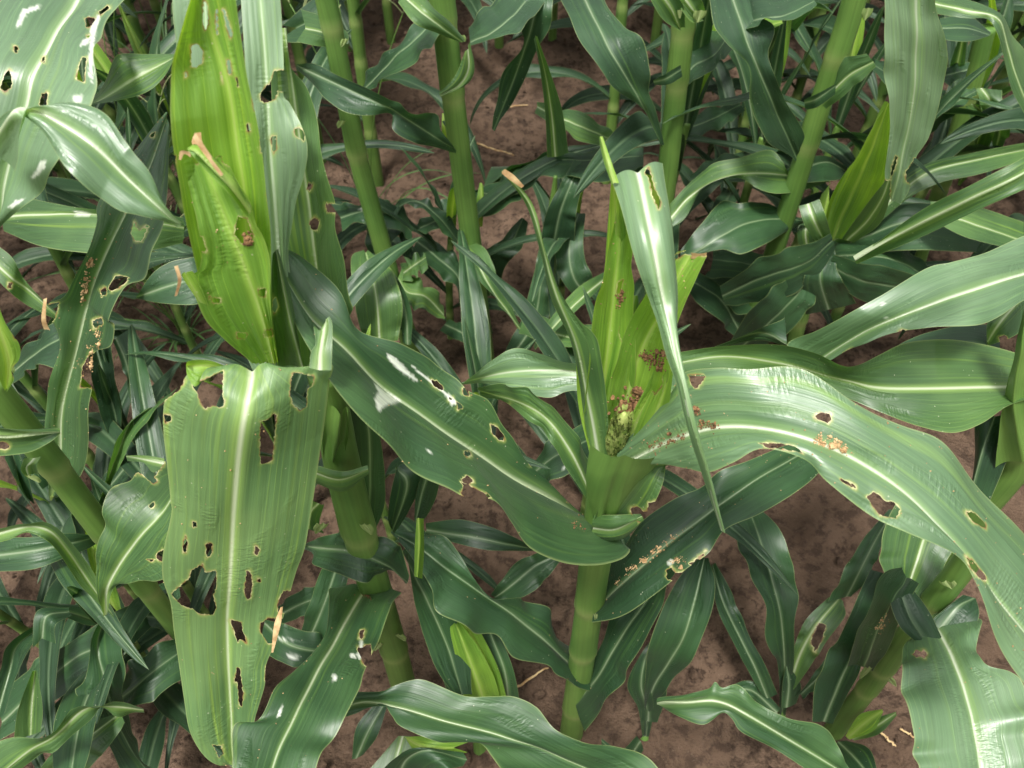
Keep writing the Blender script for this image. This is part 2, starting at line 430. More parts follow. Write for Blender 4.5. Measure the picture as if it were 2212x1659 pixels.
# ------------------------------------------------------------------ ground
def build_ground():
    def axis(lo, hi, step):
        c = np.arange(lo, hi + 1e-6, step); out = [step * 1.3]
        while sum(out) < 90: out.append(out[-1] * 1.35)
        e = np.cumsum(out); return np.r_[(c[0] - e)[::-1], c, c[-1] + e]
    X = axis(-2.2, 2.2, .014); Y = axis(.1, 4.0, .014)
    gx, gy = np.meshgrid(X, Y, indexing='ij')
    def vn(x, y, s, sd):
        r = np.random.default_rng(sd).uniform(-1, 1, (256, 256)); x = x * s; y = y * s
        i = np.floor(x).astype(int); j = np.floor(y).astype(int); a = x - i; b = y - j
        a = a * a * (3 - 2 * a); b = b * b * (3 - 2 * b)
        q = lambda m_, n_: r[m_ % 256, n_ % 256]
        return (q(i, j) * (1 - a) + q(i + 1, j) * a) * (1 - b) + (q(i, j + 1) * (1 - a) + q(i + 1, j + 1) * a) * b
    near = np.clip(1.6 - np.maximum(np.abs(gx) - 2.2, np.maximum(.1 - gy, gy - 4.0)), 0, 1)
    z = (.018 * vn(gx, gy, 4, 1) + .012 * vn(gx, gy, 11, 2) + .012 * np.maximum(vn(gx, gy, 27, 3), -.2) + .007 * vn(gx, gy, 52, 4)) * near
    V = np.stack([gx, gy, z], -1).reshape(-1, 3); ny = len(Y)
    idx = np.arange(len(X) * ny).reshape(len(X), ny)
    q = np.stack([idx[:-1, :-1], idx[1:, :-1], idx[1:, 1:], idx[:-1, 1:]], -1).reshape(-1, 4)
    tag(link('ground', mesh('ground', V, q.tolist()), M_SOIL), kind='structure')
build_ground()

# ------------------------------------------------------------------ front row, plant with the folded chewed leaf
plant('A', 740, 1100, -.40, 'large chewed corn plant whose broad holed leaf is folded down in front of its stalk')
stalk('A', [(698, 800, -.395), (715, 870, -.40), (738, 1000, -.40), (770, 1130, -.40), (810, 1270, -.40), (850, 1400, -.40), (893, 1560, -.40)], [.012, .0155, .0165, .0165, .0165, .0165, .018], (.30, .48, .66, .85))
lf('A', 'p', '543 797 .862 541 820 .862 532 880 .855 520 950 .83 505 1100 .755 497 1250 .665 490 1350 .60 495 1480 .53 500 1560 .49 503 1650 .45',
   '478 795 420 800 385 835 358 862 352 920 360 1000 368 1080 370 1110 353 1190 352 1245 370 1300 377 1360 385 1450 398 1520 412 1580 440 1630 470 1652 500 1652',
   '600 792 650 790 716 788 712 830 697 930 682 1040 668 1130 657 1190 640 1240 625 1290 607 1350 590 1400 574 1440 572 1480 560 1520 550 1560 560 1590 530 1652 503 1652',
   lift=([.0, .012, .012, .006, 0], [0, -.004, .006, .006, 0]), bow=.004, ruf=.003, rufn=3, key='A1', res=4.2, name='folded_leaf', label='broad pale leaf folded down over itself, full of chewed holes',
   holes=['415 833 460 811 482 800 480 853 485 873 477 881 460 875 443 883 433 870 427 850', '354 897 369 897 370 909 357 915', '633 806 647 806 677 813 675 833 663 840 662 880 647 885 633 873 627 850 628 826',
          '563 910 580 906 590 893 597 896 592 953 587 996 563 1003 562 970', '417 1127 425 1127 424 1140 416 1138', '397 1169 402 1156 405 1169 402 1193 395 1194', '445 1174 458 1174 457 1196 447 1206', '552 1178 560 1186 557 1201 550 1196',
          '370 1283 393 1263 410 1249 413 1233 437 1219 443 1239 467 1231 468 1266 460 1286 467 1313 460 1328 430 1326 417 1316 390 1306', '533 1233 540 1233 545 1263 540 1293 533 1296 528 1279', '556 1250 564 1250 563 1257 557 1256',
          '497 1339 523 1344 523 1359 533 1389 520 1379 513 1389 507 1366', '512 1441 518 1443 525 1499 523 1526 517 1523 513 1473 507 1473', '460 1609 477 1611 482 1629 473 1636',
          '660 1275 612 1277 600 1303 600 1320 612 1325 660 1320', '650 1335 580 1336 563 1346 563 1366 580 1390 650 1380', '640 1440 575 1440 572 1470 590 1480', '340 830 400 820 385 845 350 868'])
lf('A', 'm', '690 800 .862 692 750 .872 705 690 .88', '668 795 672 760 682 742 678 705 690 712 705 692', '716 800 718 740 718 700 712 683', key='A1b', name='torn_strip', label='narrow torn strip standing up beside the fold')
lf('A', 'y', '500 800 .858 450 790 .868 402 792 .872', '490 792 450 778 408 780 402 790', '480 802 440 822 420 835 405 812 402 796', lift=(.006, -.004), key='A1c', name='torn_strip', label='yellow green torn corner curled back from the fold')
lf('A', 'y', '592 792 -.385 567 693 -.39 540 590 -.395 528 417 -.402 510 300 -.41 493 183 -.418 460 80 -.425 433 -20 -.43',
   '560 790 500 740 465 690 442 640 420 570 403 500 390 400 372 280 366 220 368 150 385 90 405 20 418 -20',
   '600 785 592 700 588 620 584 520 578 420 568 330 552 250 535 180 525 110 515 40 508 -20', lift=([0, -.02, -.022, -.008], [0, -.014, -.016, -.006]), bow=-.004, key='A2', pleat=0.0011, res=4.5, name='whorl_leaf', ruf=.0025,
   holes=['576 420 592 412 592 440 579 446', '560 298 578 292 578 325 564 330', '360 330 380 336 378 360 360 362', '545 215 560 210 560 236 549 240', '413 98 428 95 438 112 437 135 423 147 413 143', '398 158 404 155 405 165 399 167', '440 0 448 10 450 50 443 65 438 50', '480 20 485 20 503 75 498 83 490 60', '490 130 497 130 500 160 493 160', '532 265 540 270 540 285 533 283', '466 20 470 20 471 75 467 75', '510 168 513 168 516 188 512 188', '476 158 478 158 480 180 477 180'])
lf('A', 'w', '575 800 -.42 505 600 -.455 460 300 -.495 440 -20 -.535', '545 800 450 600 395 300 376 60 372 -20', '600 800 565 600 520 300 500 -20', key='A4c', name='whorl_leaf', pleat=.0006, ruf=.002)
lf('A', 'y', '592 790 -.368 567 693 -.366 520 560 -.370 480 460 -.380 430 330 -.394',
   '545 788 490 740 445 690 412 625 410 600 425 590 432 560 434 515 425 470 415 440 400 380 388 334 395 318',
   '600 785 590 720 586 640 582 560 560 490 545 455 530 420 510 380 490 345 470 330 440 310', lift=([0, -.008, -.006, 0], [0, -.006, -.004, 0]), bow=-.003, key='A3', pleat=0.0008, res=4, name='chewed_whorl_leaf', label='ragged inner leaf stub with a brown torn top', ruf=.002,
   holes=['513 467 533 473 547 510 537 527 523 527 507 507', '423 512 437 512 447 545 430 540', '558 625 575 622 573 640 560 642', '450 640 475 645 478 655 460 653', '510 718 535 720 530 732 513 730', '570 715 590 712 588 727 572 727',
          '380 300 470 300 478 330 455 350 440 342 425 355 405 330 380 330', '480 340 500 340 512 352 500 362 480 350', '548 428 580 415 590 440 575 450 550 440'])
lf('A', 'y', '452 690 -.362 425 640 -.360 400 592 -.36', '455 690 410 625 392 595 400 588', '460 690 447 650 420 590 404 588', key='A3b', name='torn_strip', label='small yellow green flap torn from the left of the inner leaf')
lf('A', 'y', '540 466 -.360 500 412 -.358 455 365 -.362 420 330 -.366 402 324 -.368', '536 470 492 416 448 372 415 336 404 328', '545 460 510 405 462 357 424 324 404 320', lift=(.006, .006), bow=-.006, key='A3c', name='rolled_strip', label='pale rolled strip of leaf lying on the inner leaf')
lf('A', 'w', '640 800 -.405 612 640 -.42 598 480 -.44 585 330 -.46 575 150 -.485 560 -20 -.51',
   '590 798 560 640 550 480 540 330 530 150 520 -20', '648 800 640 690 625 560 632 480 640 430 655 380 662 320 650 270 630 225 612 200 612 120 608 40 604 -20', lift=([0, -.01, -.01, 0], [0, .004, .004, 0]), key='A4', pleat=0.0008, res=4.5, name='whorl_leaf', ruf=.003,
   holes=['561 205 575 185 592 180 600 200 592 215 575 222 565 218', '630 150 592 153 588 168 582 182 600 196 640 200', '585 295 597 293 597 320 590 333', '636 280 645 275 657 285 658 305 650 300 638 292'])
lf('A', 'm', '700 800 -.425 690 640 -.445 665 430 -.475 640 250 -.50 615 60 -.53',
   '640 795 630 640 600 430 585 250 590 60', '765 665 742 580 720 500 722 430 695 330 668 200 628 140 618 60', lift=([0, -.004, 0], [.0, .004, 0]), key='A4b', res=5, name='whorl_leaf', ruf=.004,
   holes=['668 480 680 470 690 478 685 498 672 495', '665 395 676 397 670 412 664 408', '735 460 706 458 704 440 740 440'], scars=['648 380 655 382 652 392 647 390'])
lf('A', 'm', '655 800 -.376 622 680 -.378 596 545 -.385', '600 795 588 680 588 560 594 545', '648 790 640 700 622 610 600 545', lift=(.012, .012), bow=-.004, key='A5w', name='leaf_sheath', ruf=.001, holes=['588 640 597 645 600 665 590 680'])
# lower leaves of the same stalk
lf('A', 'q', '790 1272 .415 765 1310 .445 720 1390 .49 680 1460 .515 640 1540 .535 600 1625 .54 575 1700 .54',
   '740 1262 712 1268 710 1300 705 1360 680 1400 640 1440 600 1490 575 1530 545 1555 505 1570 503 1640 503 1700',
   '868 1278 850 1300 835 1340 800 1420 785 1460 775 1500 740 1560 700 1620 670 1700', lift=([.012, .016, .014], [.004, .01, .012]), bow=.003, ruf=.005, rufn=4, key='A6', res=4.5, label='broad grey green leaf sweeping down to the bottom edge',
   holes=['778 1360 786 1362 783 1380 776 1378', '800 1390 780 1400 770 1398 782 1425 790 1440 806 1440'], scars=['777 1385 784 1385 785 1420 776 1425 770 1412 778 1408', '755 1412 767 1412 768 1422 757 1420', '718 1458 725 1456 728 1468 720 1472', '602 1535 612 1520 606 1545 598 1552'])
lf('A', 'd', '655 1180 .46 700 1185 .50 760 1192 .52 830 1220 .50 880 1262 .45', '655 1178 690 1162 740 1148 790 1150 820 1162 858 1172 885 1240', '655 1184 700 1230 760 1250 810 1252 840 1225 875 1262', lift=(.015, -.015), key='A7', ruf=.006)
lf('A', 'm', '676 1022 -.378 735 1038 -.364 796 1016 -.372', '680 1004 740 1018 794 1006', '682 1044 742 1062 797 1022', lift=(.004, .004), bow=.002, key='A8', name='leaf', ruf=0)
lf('A', 'd', '790 870 -.43 800 960 -.425 800 1080 -.42 800 1150 -.41', '745 860 748 960 765 1080 790 1150', '790 860 822 950 832 1080 808 1150', lift=(-.01, .01), key='A9')
lf('A', 'm', '690 1090 -.385 672 1110 -.385 668 1145 -.388', '700 1090 690 1130 700 1152', '672 1080 660 1120 664 1148', lift=(.01, 0), key='A10')
lf('A', 'k', '735 900 -.375 728 950 -.375 718 1003 -.382', '700 880 696 950 700 1000', '752 885 752 945 738 1002', bow=-.006, lift=(.01, .01), key='A11', name='leaf_sheath')
lf('A', 'd', '645 1430 .30 690 1330 .36 722 1240 .40 738 1175 .42', '630 1420 660 1330 690 1240 730 1175', '680 1440 725 1340 752 1250 745 1180', lift=(.01, .005), key='A16', ruf=.004)
lf('A', 'd', '590 1335 .27 660 1300 .32 730 1282 .34', '600 1350 660 1330 730 1300', '600 1310 660 1270 725 1268', key='A17', ruf=.003)
lf('A', 'd', '870 1190 .40 920 1290 .36 965 1390 .32 1000 1500 .28', '880 1200 900 1320 940 1440 985 1505', '880 1180 960 1290 1010 1400 1020 1500', lift=(.01, -.01), key='A12')
lf('A', 'd', '855 1010 -.46 880 1050 -.45 850 1150 -.44', '860 1000 845 1060 838 1120 850 1150', '875 1000 910 1010 912 1040 880 1110 852 1152', lift=(0, .01), key='A13')
lf('A', 'd', '938 990 -.45 915 1060 -.45 900 1130 -.44', '930 985 900 1060 896 1130', '960 990 940 1080 905 1140', key='A14', lift=(0, .01))
lf('A', 'y', '905 1120 -.39 907 1170 -.385 902 1248 -.38', '900 1120 896 1180 895 1245', '915 1120 916 1190 912 1250', key='A15', lift=(.005, .01), name='torn_strip')

# ------------------------------------------------------------------ centre plant with the eaten whorl
plant('C', 1280, 1250, -.37, 'central corn plant with a ragged open whorl packed with brown frass')
stalk('C', [(1322, 985, -.372), (1312, 1060, -.37), (1300, 1130, -.37), (1285, 1215, -.37), (1270, 1330, -.37), (1250, 1470, -.37), (1232, 1600, -.37)], [.018, .0150, .0145, .0150, .0155, .0160, .017], (.36, .53, .80))
lf('C', 'q', '1262 1140 .560 1230 1110 .60 1160 1060 .655 1000 960 .725 860 860 .775 740 750 .825 660 672 .85 598 560 .868',
   '1285 1175 1330 1192 1362 1186 1345 1205 1290 1216 1220 1210 1150 1180 1105 1130 1060 1085 1000 1078 960 1050 870 990 790 930 735 860 690 790 650 715 610 620 596 560',
   '1275 1130 1230 1090 1160 1015 1135 985 1110 945 1080 915 1045 872 1005 850 985 812 940 780 860 745 770 695 720 625 650 555 598 530', lift=([.0, .012, .014, .01, 0], [0, .012, .02, .012, 0]), bow=.004, ruf=.004, rufn=4, key='B1', res=4.2, label='long broad leaf crossing from the centre stalk to the folded leaf, with white scrapes',
   holes=['930 820 944 823 960 840 954 843 937 833', '1000 838 1012 835 1012 856 1000 853', '1060 916 1074 923 1087 940 1090 951 1077 950 1064 936', '1000 975 1014 975 1017 985 1007 986', '994 1040 1010 1026 1024 1040 1010 1046 1002 1049 996 1066 1030 1100 1062 1072 1040 1062', '1137 976 1147 985 1157 1013 1145 1005', '985 868 995 872 1000 882 990 884', '970 858 978 860 976 866 970 864'],
   scars=['835 763 854 773 880 800 910 826 894 820 870 806 840 776', '807 826 827 843 867 866 844 873 827 880 817 890 809 863 817 846', '889 790 930 820 975 857 988 872 975 876 960 850 920 818', '922 972 932 975 930 980 922 978'])
lf('C', 's', '1335 1010 .715 1380 985 .735 1440 955 .765 1540 925 .80 1640 925 .815 1750 950 .82 1850 992 .815 1960 1070 .80 2060 1170 .78 2150 1280 .75 2260 1430 .70',
   '1340 960 1400 905 1450 845 1480 805 1550 797 1620 800 1700 793 1760 810 1850 870 1950 920 2030 960 2130 1060 2225 1165 2290 1290',
   '1350 1010 1420 1003 1480 1012 1530 1020 1590 1000 1650 970 1740 992 1790 1040 1880 1110 1960 1150 2060 1200 2100 1255 2140 1350 2180 1420 2240 1510', lift=([.02, .025, .022, .012, .004], [.01, .006, -.012, -.004, 0]), bow=.004, ruf=.003, rufn=3, key='C1', res=4.2, label='long arching leaf reaching right over the next plant, dusted with tan frass',
   holes=['1488 810 1526 810 1508 836 1498 843 1493 826', '1758 900 1775 891 1795 893 1795 906 1788 913 1765 905', '1871 1073 1888 1063 1901 1070 1911 1083 1928 1083 1945 1100 1935 1120 1901 1113 1885 1093', '2085 1106 2101 1106 2131 1133 2128 1141 2101 1126', '2085 1199 2098 1209 2131 1246 2128 1256 2115 1249 2095 1223', '1640 957 1690 958 1720 966 1735 978 1700 972 1655 966', '1815 1032 1850 1050 1849 1056 1820 1042'])
lf('C', 'm', '1294 1000 -.366 1270 870 -.385 1240 740 -.395 1200 640 -.41 1168 530 -.42 1140 440 -.43 1085 370 -.435', '1282 1005 1262 900 1236 750 1190 640 1163 530 1135 440 1082 370', '1318 1000 1312 880 1297 760 1283 722 1250 690 1205 620 1175 535 1148 440 1092 368', lift=([0, .01, .01, 0], [0, -.008, -.002, 0]), key='C2', name='whorl_leaf', label='narrow twisted strap standing left of the whorl')
lf('C', 'y', '1305 955 -.385 1300 900 -.392 1310 790 -.402 1320 700 -.412 1332 600 -.42 1342 500 -.43 1345 440 -.435', '1268 950 1262 890 1274 780 1284 680 1302 590 1316 540 1335 440', '1330 950 1365 850 1372 750 1368 650 1366 560 1362 500 1350 440', lift=([0, -.018, -.015, 0], [0, -.012, -.008, 0]), bow=-.003, key='C3', pleat=0.0008, name='whorl_leaf', ruf=.002, holes=['1335 610 1345 605 1340 635 1331 635'])
lf('C', 'y', '1335 970 -.377 1350 880 -.385 1385 760 -.397 1420 690 -.405 1458 610 -.41 1495 545 -.415', '1310 950 1316 850 1350 720 1390 645 1430 590 1462 545', '1365 965 1405 925 1440 830 1455 730 1478 660 1505 600 1528 550', lift=([0, -.012, -.01, 0], [0, -.016, -.02, -.006]), bow=-.004, key='C4', pleat=0.0008, name='chewed_whorl_leaf', label='yellow green whorl leaf smeared with brown frass', ruf=.002, holes=['1362 845 1378 840 1392 848 1388 862 1375 858', '1440 560 1530 520 1535 552 1500 552 1478 548 1466 558', '1422 880 1428 900 1440 890 1450 830', '1500 630 1535 610 1530 570 1515 600'])
lf('C', 's', '1378 372 .945 1385 400 .944 1405 500 .935 1420 580 .92 1435 660 .90 1453 740 .89 1472 830 .878 1492 920 .858 1520 1010 .825 1558 1146 .765', '1318 388 1325 400 1342 450 1372 560 1402 650 1432 740 1460 830 1483 920 1513 1010 1557 1146', '1432 352 1438 400 1450 480 1457 560 1465 640 1465 740 1479 830 1502 920 1528 1010 1560 1144', lift=(-.004, -.004), bow=.004, key='C5', name='whorl_leaf', ruf=.001, res=4, label='pale blue green strap folded over and hanging in front of the whorl', holes=['1393 372 1402 385 1412 430 1424 452 1427 440 1424 425 1414 410 1407 380 1400 362 1395 365'])
lf('C', 'y', '1326 395 .945 1312 345 .955 1298 294 .96', '1322 400 1303 345 1294 296', '1338 395 1322 350 1303 294', key='C5b', name='torn_strip', lift=(.004, 0))
lf('C', 'y', '1345 760 -.418 1330 620 -.425 1330 480 -.43 1326 395 -.432', '1325 760 1312 620 1308 560 1320 395', '1370 760 1362 620 1350 480 1340 395', key='C5c', name='whorl_leaf')
lf('C', 'y', '1400 470 -.44 1415 420 -.44 1408 380 -.44', '1390 470 1400 420 1395 375', '1420 470 1425 420 1415 378', key='C5d', name='torn_strip')
lf('C', 'm', '1275 1060 .66 1240 985 .70 1190 915 .73 1130 875 .735 1035 846 .70', '1268 1085 1225 1010 1170 930 1100 872 1036 860', '1275 1000 1235 925 1180 868 1110 832 1030 838', lift=(-.01, .015), key='C6', ruf=.003, holes=['1085 872 1100 870 1095 885 1086 885'])
lf('C', 's', '1480 860 .60 1380 830 .63 1250 803 .645 1110 803 .63 998 829 .59', '1480 900 1380 880 1240 845 1180 859 1060 832 998 830', '1480 800 1380 790 1240 786 1170 765 1112 752 1060 780 1000 828', lift=(-.01, .016), key='C6b', ruf=.002)
lf('C', 'm', '1305 1140 -.352 1345 1080 -.345 1385 1030 -.345 1437 985 -.36', '1275 1150 1300 1080 1340 1010 1380 990 1437 983', '1310 1165 1345 1160 1395 1115 1430 1050 1440 985', lift=([0, .0, .01], [.0, -.006, 0]), bow=-.005, key='C7', label='short wide leaf base wrapping the top of the stalk', holes=['1362 1098 1378 1094 1392 1104 1386 1112 1398 1110 1402 1085 1440 1080 1440 1125 1400 1122 1386 1128 1370 1122'])
lf('C', 'm', '1280 1142 -.348 1330 1145 -.338 1388 1116 -.345', '1278 1162 1300 1169 1350 1162 1390 1122', '1284 1112 1330 1112 1384 1110', lift=(.004, .006), bow=.003, key='C7b', name='leaf_collar')
lf('C', 'k', '1308 1112 -.352 1330 1040 -.338 1350 986 -.332', '1280 1112 1266 1040 1275 960', '1338 1106 1386 1042 1442 976', lift=([.004, .012, .02], [.004, .012, .02]), bow=.004, key='C7c', name='leaf_sheath', ruf=0)
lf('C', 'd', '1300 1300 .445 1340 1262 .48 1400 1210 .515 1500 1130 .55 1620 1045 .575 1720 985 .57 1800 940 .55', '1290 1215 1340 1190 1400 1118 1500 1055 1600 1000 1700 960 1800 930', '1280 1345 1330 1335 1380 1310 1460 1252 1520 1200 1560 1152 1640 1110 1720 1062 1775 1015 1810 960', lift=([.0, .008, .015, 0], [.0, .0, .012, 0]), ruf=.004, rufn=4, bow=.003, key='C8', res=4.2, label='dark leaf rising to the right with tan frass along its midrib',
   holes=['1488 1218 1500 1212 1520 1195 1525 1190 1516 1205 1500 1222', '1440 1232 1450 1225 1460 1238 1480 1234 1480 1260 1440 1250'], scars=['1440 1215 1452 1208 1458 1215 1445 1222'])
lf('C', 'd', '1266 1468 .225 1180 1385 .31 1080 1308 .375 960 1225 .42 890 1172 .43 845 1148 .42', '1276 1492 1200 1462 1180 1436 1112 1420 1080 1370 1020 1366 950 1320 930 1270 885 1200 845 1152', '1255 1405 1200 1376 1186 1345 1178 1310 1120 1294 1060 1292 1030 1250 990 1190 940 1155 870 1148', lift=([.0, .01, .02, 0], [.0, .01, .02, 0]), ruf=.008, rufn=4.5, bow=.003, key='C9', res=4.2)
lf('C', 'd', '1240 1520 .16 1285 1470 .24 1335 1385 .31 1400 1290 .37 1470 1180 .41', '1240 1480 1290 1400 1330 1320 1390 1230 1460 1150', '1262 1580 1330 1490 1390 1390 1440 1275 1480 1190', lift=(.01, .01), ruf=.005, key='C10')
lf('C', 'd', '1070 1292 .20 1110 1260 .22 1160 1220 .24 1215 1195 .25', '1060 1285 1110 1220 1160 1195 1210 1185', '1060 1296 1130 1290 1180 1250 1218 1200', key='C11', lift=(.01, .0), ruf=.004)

lf('C', 'y', '1380 965 -.368 1420 885 -.370 1447 795 -.378', '1362 958 1395 870 1442 795', '1396 948 1440 890 1455 798', lift=(.0, -.006), key='C4b', name='chewed_whorl_leaf', holes=['1405 800 1425 790 1432 830 1415 850 1400 830'])
lf('C', 'm', '1330 960 -.40 1345 850 -.415 1352 740 -.425 1372 640 -.43', '1310 950 1320 850 1335 740 1368 640', '1360 950 1390 850 1395 760 1378 640', key='C3b', name='whorl_leaf')
lf('C', 'y', '1290 985 -.378 1266 880 -.398 1256 780 -.408 1244 690 -.418', '1275 985 1250 880 1244 780 1240 690', '1310 985 1285 880 1272 780 1250 690', key='C2b', name='whorl_leaf', pleat=.0006)
lf('C', 'y', '1308 965 -.374 1318 880 -.385 1335 790 -.392 1350 705 -.40', '1295 965 1300 880 1316 790 1338 705', '1330 965 1342 880 1356 790 1362 712', key='C3c', name='chewed_whorl_leaf', pleat=.0006, holes=['1340 700 1370 690 1370 730 1352 722 1345 740 1336 715'])
lf('C', 'y', '1352 960 -.369 1382 900 -.376 1420 830 -.384 1450 735 -.394', '1342 955 1368 890 1404 820 1440 735', '1366 960 1402 905 1436 838 1460 735', key='C4c', name='chewed_whorl_leaf', pleat=.0006, holes=['1430 720 1470 720 1465 760 1450 748 1442 770 1432 750'])
# chewed tassel bud deep in the whorl
def tassel():
    import bmesh
    base = pt(1322, 975, -.375); top = pt(1350, 892, -.366); C = [base + (top - base) * t for t in np.linspace(0, 1, 12)]
    V, Fc, a = tube(C, np.array(np.array([.009, .0105, .011, .0115, .0115, .011, .0105, .0098, .0085, .007, .005, .002]) * .72), 14)
    V = V.tolist(); rs = np.random.default_rng(4); ax = (top - base); Lx = np.linalg.norm(ax); ax /= Lx
    sx = np.cross(ax, [0, 1, 0]); sx /= np.linalg.norm(sx); sy = np.cross(ax, sx)
    for i in range(260):
        t = rs.uniform(.05, .95); th = rs.uniform(0, 6.28); c = base + ax * t * Lx
        o = math.cos(th) * sx + math.sin(th) * sy; r = .0070 * (1 - .55 * max(0, t - .5))
        p = c + o * r; q = p + ax * rs.uniform(.004, .008) + o * rs.uniform(.0003, .0018); sd_ = np.cross(o, ax) * rs.uniform(.0006, .0011)
        n = len(V); V += [list(p - sd_), list(p + sd_), list((p + q) / 2 + sd_ * 1.1 + o * .0012), list(q), list((p + q) / 2 - sd_ * 1.1 + o * .0012)]
        Fc.append([n, n + 1, n + 2, n + 3, n + 4])
    link('tassel_bud', mesh('tassel_bud', V, Fc), M_TASSEL, PL['C'])['label'] = 'pale green scaly tassel bud chewed at its tip'
tassel()

# ------------------------------------------------------------------ left edge plant with the crumb-covered leaf
plant('L', 120, 1020, -.38, 'leaning corn plant at the left with a dark drooping leaf sprinkled with frass')
stalk('L', [(-30, 820, -.385), (30, 895, -.385), (100, 985, -.385), (160, 1065, -.385), (225, 1150, -.385), (310, 1262, -.385), (420, 1405, -.385), (470, 1480, -.385)], .0112, (.18, .36, .55))
lf('L', 'q', '112 1075 .545 128 1000 .60 133 900 .66 150 803 .715 173 720 .76 200 620 .80 227 553 .82 267 460 .845 317 377 .845 360 255 .83',
   '108 1080 95 920 115 800 122 720 108 660 145 640 165 600 190 540 205 480 210 430 285 330 358 242',
   '112 1080 150 1060 185 1000 195 930 193 850 205 765 245 745 252 700 240 690 270 620 310 600 325 540 355 480 362 400 366 290', lift=([0, .01, .012, .01, 0], [0, .012, .014, .012, 0]), ruf=.003, rufn=4, bow=.003, key='L1', res=4.2, label='dark drooping leaf dusted with tan crumbs',
   holes=['233 623 250 596 277 596 273 610 253 623 240 628', '218 626 227 620 230 633 220 643', '200 693 220 686 223 700 203 710', '243 688 250 676 268 668 270 695 255 705 248 700', '178 793 190 770 200 762 220 775 215 810 198 838 174 836', '290 480 300 500 323 480 307 520 293 520 283 503', '322 292 335 285 332 296 325 296', '100 660 128 652 118 690 108 700'])
lf('L', 'm', '-60 935 -.35 0 948 -.345 60 945 -.345 128 938 -.352', '-60 915 0 925 60 932 110 933 130 935', '-60 985 0 985 60 978 100 960 130 940', lift=(0, 0), bow=-.004, key='L1b', holes=['-10 955 8 955 22 962 18 970 -10 968'])
lf('L', 'm', '70 990 -.365 55 1010 -.36 60 1030 -.36', '90 985 80 1005 85 1030', '52 990 45 1015 60 1035', key='L1c', bow=-.003)
lf('L', 'y', '-30 660 -.35 0 720 -.348 18 780 -.35 14 840 -.355', '-60 660 -30 740 -10 800 10 845', '-10 640 8 690 22 715 42 745 42 775 24 800 30 820 14 848', key='L2y', label='torn yellow green leaf stub with a brown edge', holes=['40 690 60 690 50 730 34 735 26 712', '30 790 60 780 40 825 26 812'])
lf('L', 'm', '-20 560 .62 25 600 .60 60 625 .575 130 690 .54', '-20 590 20 630 60 660 130 695', '-20 520 25 555 50 600 90 645 135 685', key='L3y', lift=(-.01, .01), holes=['18 612 26 612 25 622 18 622'])
lf('L', 'm', '228 1330 .50 232 1270 .55 270 1200 .59 310 1150 .615 350 1105 .625 380 1060 .62', '225 1335 205 1250 210 1190 228 1100 242 1055 280 1035 300 1005 355 990', '232 1330 245 1275 300 1252 340 1255 375 1235 400 1170 400 1080', lift=([0, .02, .02, 0], [0, .01, .015, 0]), ruf=.003, key='L7', res=4.5, label='bright green cupped leaf torn along its top', holes=['240 1050 300 1020 330 1035 355 1000 360 980 230 1000 228 1060', '322 1090 333 1084 332 1094 324 1098', '338 1195 350 1188 360 1195 352 1212 340 1208', '318 1208 330 1210 326 1216', '300 1018 320 1020 340 1040 330 1045'])
lf('L', 'm', '355 1000 .618 310 992 .62 272 985 .615', '355 990 310 983 270 984', '350 1010 330 1020 310 1000 275 996', key='L7b', name='torn_strip')
lf('L', 'm', '-20 1160 .62 5 1150 .63 60 1138 .64 110 1150 .63 150 1195 .59 190 1255 .54 245 1333 .48', '-20 1175 20 1165 60 1150 100 1168 135 1205 175 1268 245 1334', '-20 1145 10 1140 60 1130 115 1135 165 1185 210 1250 246 1328', lift=(-.005, .01), key='L8', ruf=.001)
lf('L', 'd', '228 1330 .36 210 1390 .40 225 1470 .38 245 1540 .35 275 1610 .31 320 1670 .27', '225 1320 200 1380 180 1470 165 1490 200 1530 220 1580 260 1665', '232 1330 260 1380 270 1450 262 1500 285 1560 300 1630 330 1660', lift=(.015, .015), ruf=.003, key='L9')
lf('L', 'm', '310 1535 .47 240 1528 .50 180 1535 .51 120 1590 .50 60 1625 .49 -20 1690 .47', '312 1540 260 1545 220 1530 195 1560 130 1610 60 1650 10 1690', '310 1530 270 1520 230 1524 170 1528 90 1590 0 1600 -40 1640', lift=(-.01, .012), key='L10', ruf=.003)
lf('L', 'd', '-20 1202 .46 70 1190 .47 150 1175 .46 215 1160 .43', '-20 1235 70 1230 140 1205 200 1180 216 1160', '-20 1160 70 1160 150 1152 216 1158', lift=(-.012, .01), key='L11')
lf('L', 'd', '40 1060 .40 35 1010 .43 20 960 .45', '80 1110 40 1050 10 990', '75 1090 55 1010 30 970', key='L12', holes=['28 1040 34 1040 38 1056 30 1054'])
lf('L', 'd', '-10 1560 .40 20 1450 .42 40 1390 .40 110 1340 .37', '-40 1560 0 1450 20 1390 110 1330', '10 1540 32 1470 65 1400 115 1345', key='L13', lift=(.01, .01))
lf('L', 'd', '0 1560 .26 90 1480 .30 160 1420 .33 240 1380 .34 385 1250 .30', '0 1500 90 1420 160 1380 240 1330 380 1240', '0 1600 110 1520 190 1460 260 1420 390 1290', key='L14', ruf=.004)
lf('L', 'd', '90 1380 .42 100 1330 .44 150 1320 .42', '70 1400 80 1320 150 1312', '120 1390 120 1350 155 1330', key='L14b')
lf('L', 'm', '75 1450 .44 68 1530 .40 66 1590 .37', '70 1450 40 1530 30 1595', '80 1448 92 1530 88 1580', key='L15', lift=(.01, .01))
lf('L', 'd', '200 1540 .27 270 1500 .32 330 1450 .34 400 1400 .33', '195 1590 270 1540 330 1510 390 1470', '200 1510 260 1455 330 1400 400 1370', key='L16', ruf=.006)
